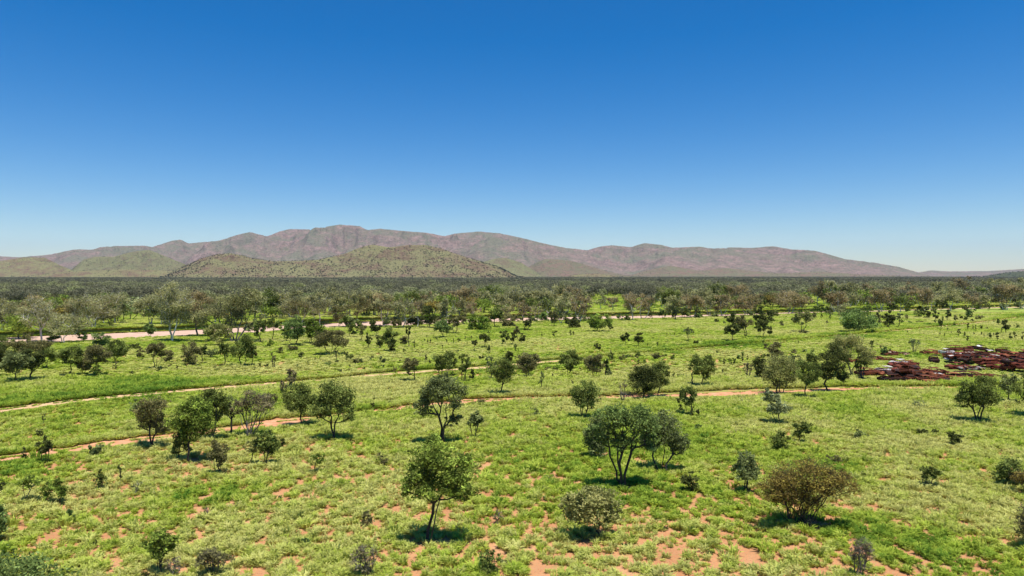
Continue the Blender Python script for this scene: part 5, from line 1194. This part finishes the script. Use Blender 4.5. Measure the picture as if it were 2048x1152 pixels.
def wheel_shape():
    th = np.arange(14) * 2 * math.pi / 14; prof = [(0.31, -0.09), (0.33, -0.04), (0.33, 0.04), (0.31, 0.09), (0.19, 0.10), (0.17, 0.05), (0.03, 0.04)]
    V = np.array([[r * math.cos(a), y, 0.31 + r * math.sin(a)] for r, y in prof for a in th]); n = 14
    Fq = [[k * n + i, k * n + (i + 1) % n, (k + 1) * n + (i + 1) % n, (k + 1) * n + i] for k in range(len(prof) - 1) for i in range(n)]
    return V, np.array(Fq)
WSH = {}
for kd in ('sedan', 'wagon', 'ute', 'squashed', 'shell'):
    for sd_ in (1, 2):
        WSH[(kd, sd_)] = {k: make_mesh(k, v, f, [WM['rust brown']]) for k, (v, f) in wreck_shape(kd, sd_ * 7 + len(kd)).items()}
_wv, _wf = wheel_shape(); WHEEL = make_mesh("wheel", _wv, _wf, [M['tyre']])
rk = random.Random(12)
def wreck(u, v, head, kind, colr, label, z=0.0, tx=0.0, ty=0.0, group=None, wheels=None, mixed=None):
    x, y = gxy(u, v); o = bpy.data.objects.new("car_wreck", None); COL.objects.link(o)
    o.location = (x, y, z - (0.06 if z == 0 else 0)); o.rotation_euler = (math.radians(tx), math.radians(ty), math.radians(head))
    for k, me in WSH[(kind, rk.choice((1, 2)))].items():
        if k in ('bonnet', 'boot_lid') and rk.random() < 0.3: continue
        c = bpy.data.objects.new(k, me); COL.objects.link(c); c.parent = o
        mt = WM[colr]
        if k in ('bonnet', 'roof', 'boot_lid') and mixed and rk.random() < 0.5: mt = WM[mixed]; c["label"] = f"{mixed} panel"
        if k in ('seat', 'window_frame'): mt = WM['dark burnt'] if k == 'seat' else WM['rust brown']
        c.material_slots[0].link = 'OBJECT'; c.material_slots[0].material = mt
    for wx in (-1.35, 1.38):
        for sy in (-0.74, 0.74):
            if rk.random() < 0.3:
                c = bpy.data.objects.new("wheel", WHEEL); COL.objects.link(c); c.parent = o; c.location = (wx, sy, 0)
    tag(o, label, "car wreck", group); return o
KN = {'sedan': 'sedan', 'wagon': 'station wagon', 'ute': 'pickup', 'squashed': 'flattened car', 'shell': 'gutted car shell'}
# front heap and its surroundings
FRONT = [(1784, 763, 4, 'sedan', 'dark burnt', 0, 0, 0), (1799, 756, -14, 'shell', 'dark burnt', 0.15, 6, 4), (1824, 762, 22, 'squashed', 'rust brown', 0, 0, 0), (1850, 766, 80, 'sedan', 'orange rust', 0.0, 0, 0), (1843, 762, -30, 'shell', 'dark burnt', 0.0, 0, 5),
         (1818, 757, 40, 'wagon', 'rust brown', 0.55, -8, 14), (1836, 757, -12, 'squashed', 'maroon', 0.6, 9, -5), (1858, 760, 15, 'shell', 'orange rust', 0.45, -6, 9), (1872, 763, -20, 'squashed', 'rust brown', 0.0, 3, 0), (1872, 757, 30, 'squashed', 'white', 0.35, 0, 8),
         (1850, 752, 8, 'ute', 'rust brown', 0.0, 0, 0), (1826, 749, 60, 'sedan', 'dark burnt', 0.2, 5, -8), (1812, 750, -25, 'squashed', 'maroon', 0.7, 0, -7), (1868, 748, 0, 'shell', 'rust brown', 0.0, 0, 0), (1885, 760, 40, 'squashed', 'maroon', 0, 0, 0)]
OTHER = [(1735, 750, 10, 'wagon', 'rust brown', "rust brown station wagon at the left end of the line beside the pale-crowned tree"), (1746, 749, -60, 'squashed', 'orange rust', "orange rust flattened car, second from the left in the short line of wrecks"), (1760, 747, 5, 'squashed', 'rust brown', "rust brown flattened car in the middle of the short line of wrecks"),
         (1775, 745, 12, 'shell', 'white', "white patched car shell at the right end of the short line of wrecks"), (1788, 747, 70, 'squashed', 'white', "white flattened car touching the left of the front wreck heap"), (1800, 733, -5, 'squashed', 'maroon', "maroon flattened car with a pale lid behind the front wreck heap"),
         (1812, 738, 8, 'sedan', 'rust brown', "rust brown sedan just behind the front wreck heap"), (1801, 730, 15, 'shell', 'white', "white roofed car shell lying behind the maroon flattened car"), (1818, 733, 30, 'shell', 'maroon', "maroon car shell right of the white roofed one behind the front heap"),
         (1768, 722, 0, 'squashed', 'rust brown', "rust brown flattened car alone between the pale-crowned tree and the wand shrub"), (1743, 720, 6, 'sedan', 'dark burnt', "dark burnt sedan behind the right side of the pale-crowned tree"), (1783, 712, 12, 'shell', 'rust brown', "rust brown car shell beside the spiky green shrub"),
         (1796, 710, -8, 'squashed', 'cream', "cream patched flattened car, right one beside the spiky green shrub"), (1706, 725, 4, 'squashed', 'maroon', "maroon flattened car under the pale-crowned tree"), (1862, 709, 2, 'shell', 'orange rust', "thin orange rust car frame in the grass right of the wand shrub"),
         (1893, 758, 3, 'squashed', 'rust brown', "rust brown flattened car right of the front heap, left of the long dark wreck"), (1908, 759, -8, 'shell', 'orange rust', "orange rust car shell against the left end of the long dark wreck"), (1926, 757, 4, 'wagon', 'dark burnt', "long dark burnt station wagon in front of the right-hand heap"),
         (1947, 757, -6, 'shell', 'rust brown', "rust brown car shell against the right end of the long dark station wagon"), (1962, 757, 6, 'squashed', 'maroon', "maroon flattened car at the right end behind the dense round-headed tree"), (1992, 758, -3, 'squashed', 'rust brown', "low rust brown car frame sunk in the grass right of the dense round-headed tree"),
         (1916, 738, 2, 'sedan', 'maroon', "maroon sedan lying apart in front of the right-hand heap"), (1941, 740, -5, 'squashed', 'pale grey', "pale grey flattened car at the right end of the maroon sedan")]
def fname(i, n): return ["first", "second", "third", "fourth", "fifth", "sixth", "seventh", "eighth", "ninth", "tenth", "eleventh", "twelfth", "thirteenth", "fourteenth", "fifteenth", "sixteenth", "seventeenth", "eighteenth", "nineteenth", "twentieth"][i]
def heap(lst, nm):
    cnt = {}
    for t_ in sorted(lst, key=lambda q: q[0]):
        lay = 'high in' if t_[5] > 0.3 else 'at the bottom of'
        key = (t_[3], t_[4], lay); cnt.setdefault(key, []).append(t_)
    for key, L in cnt.items():
        for i, t_ in enumerate(L):
            nn = {'white': 'white and rusty', 'cream': 'cream and rusty'}.get(key[1], key[1])
            lab = f"{nn} {KN[key[0]]} {key[2]} {nm}" + ("" if len(L) == 1 else f", {fname(i, 0)} from left")
            wreck(t_[0], t_[1], t_[2], t_[3], t_[4], lab, z=t_[5], tx=t_[6], ty=t_[7], group="wrecked cars dumped in the grass", mixed='white' if rk.random() < 0.07 else ('dark burnt' if rk.random() < .3 else None))
heap(FRONT, "the front heap")
RIGHT = []
up = [(1872, 720), (1900, 709), (1950, 707), (2000, 715), (2048, 718), (2110, 720)]; lo = [(1872, 725), (1900, 727), (1960, 734), (2000, 741), (2048, 748), (2110, 752)]
uu_ = 1876
while uu_ < 2105:
    v0 = np.interp(uu_, [a for a, b in up], [b for a, b in up]); v1 = np.interp(uu_, [a for a, b in lo], [b for a, b in lo])
    vv_ = v1 - rk.uniform(0, 3)
    while vv_ > v0:
        RIGHT.append((uu_ + rk.uniform(-8, 8), vv_, rk.choice([0, 10, -15, 35, -30, 70, 5]) + rk.uniform(-8, 8), rk.choice(['sedan', 'wagon', 'sedan', 'squashed', 'shell', 'ute', 'shell']),
                      rk.choice(['maroon', 'maroon', 'rust brown', 'rust brown', 'maroon', 'dark burnt', 'orange rust', 'maroon'] if uu_ > 1960 else ['rust brown', 'maroon', 'rust brown', 'rust brown', 'cream', 'maroon', 'dark burnt']), 0.0 if rk.random() < .5 else rk.uniform(.5, 1.1), rk.uniform(-7, 7), rk.uniform(-8, 8)))
        vv_ -= rk.uniform(6.5, 9.5)
    uu_ += 21
RIGHT += [(1894, 714, 85, 'ute', 'white', .5, 0, 0), (1914, 725, -10, 'squashed', 'white', .1, 0, 3), (1937, 717, 5, 'squashed', 'white', .6, 0, 0), (1945, 726, 40, 'squashed', 'cream', .35, 0, 5), (1990, 728, -20, 'shell', 'pale grey', .6, 4, 5), (1915, 707, 3, 'wagon', 'rust brown', .5, 0, 0), (2030, 742, 20, 'sedan', 'maroon', .4, 0, -4)]
heap(RIGHT, "the right-hand heap")
for (u, v, hd, kd, cl, lab) in OTHER:
    wreck(u, v, hd, kd, cl, lab, group="wrecked cars dumped in the grass")

# loose pale lids and panels in the grass
def lid(u, v, r, h, label):
    bm = np.array([[math.cos(a) * r * q, math.sin(a) * r * q * .7, h * math.sqrt(max(0, 1 - q * q)) + 0.25] for q in (1.0, .8, .45, .1) for a in np.arange(12) * math.pi / 6])
    Fq = [[k * 12 + i, k * 12 + (i + 1) % 12, (k + 1) * 12 + (i + 1) % 12, (k + 1) * 12 + i] for k in range(3) for i in range(12)]; Fq.append([36, 39, 42, 45])
    m_ = bpy.data.materials.get('lid_white')
    if not m_:
        m_, t, out = newmat('lid_white'); p = N(t, "ShaderNodeBsdfPrincipled"); p.inputs["Roughness"].default_value = .5
        t.links.new(ramp(t, noise(t, None, 3.0), [(0.4, (.75, .74, .72)), (.7, (.62, .58, .52))]), p.inputs["Base Color"]); t.links.new(p.outputs[0], out.inputs[0])
    x, y = gxy(u, v); o = link("metal_panel", make_mesh("metal_panel", bm, np.array(Fq), [m_], smooth=True), loc=(x, y, 0)); tag(o, label, "metal panel")
lid(1958, 695, 0.75, 0.4, "small white domed lid lying alone in the meadow behind the right-hand heap")
lid(1931, 763, 0.6, 0.1, "pale curved panel in the grass in front of the long dark station wagon")
lid(1873, 752, 0.6, 0.25, "white curved panel lying on the right side of the front heap")

# grey brush heap on the lower track
def brush(u, v, wpx, hpx, label):
    x, y = gxy(u, v); s = y / F; rng = np.random.RandomState(3); W, Hh = wpx * s, hpx * s
    P0, P1, R0, R1 = [], [], [], []
    for k in range(240):
        a = rng.uniform(-1, 1); px = a * W / 2; py = rng.normal() * W * .13; hz = Hh * math.sqrt(max(0, 1 - a * a)) * rng.uniform(.2, 1)
        d = rng.normal(size=3) * [.9, .6, .35]; L = rng.uniform(.4, 1.5)
        p = np.array([px, py, hz]); P0.append(p); q = p + d * L * .5; q[2] = max(q[2], .03); P1.append(q); R0.append(rng.uniform(.012, .04)); R1.append(.008)
    for k in range(7):
        a0 = rng.uniform(-.5, .1); P0.append([a0 * W, 0, .05]); P1.append([a0 * W - W * .1 + .3, rng.normal() * .3, Hh * .9]); R0.append(.05); R1.append(.02)
        P0.append(P1[-1]); P1.append([a0 * W + W * .28, rng.normal() * .4, Hh * rng.uniform(.4, .8)]); R0.append(.03); R1.append(.012)
    V, Fq = tubes(P0, P1, R0, R1, 4)
    o = link("brush_heap", make_mesh("brush_heap", V, Fq, [M['barkdead']]), loc=(x, y, 0)); tag(o, label, "brush heap")
brush(1272, 799, 62, 17, "grey heap of fallen bare branches under the dark dense tree on the lower track")

# ------------------------------------------------------------------ air
hm = bpy.data.materials.new("haze"); hm.use_nodes = True; t = hm.node_tree; t.nodes.clear()
out = t.nodes.new("ShaderNodeOutputMaterial"); pv = t.nodes.new("ShaderNodeVolumePrincipled")
pv.inputs["Color"].default_value = (0.55, 0.70, 1.0, 1); pv.inputs["Density"].default_value = 1.5e-5; pv.inputs["Anisotropy"].default_value = 0.0
t.links.new(pv.outputs[0], out.inputs["Volume"])
bx0, bx1, by0, by1, bz0, bz1 = -31000, 31000, -600, 31000, -8, 1500
V = [(x, y, z) for x in (bx0, bx1) for y in (by0, by1) for z in (bz0, bz1)]
Fq = np.array([[0, 1, 3, 2], [4, 6, 7, 5], [0, 4, 5, 1], [2, 3, 7, 6], [0, 2, 6, 4], [1, 5, 7, 3]])
tag(link("haze", make_mesh("haze", np.array(V, float), Fq, [hm])), kind="stuff")
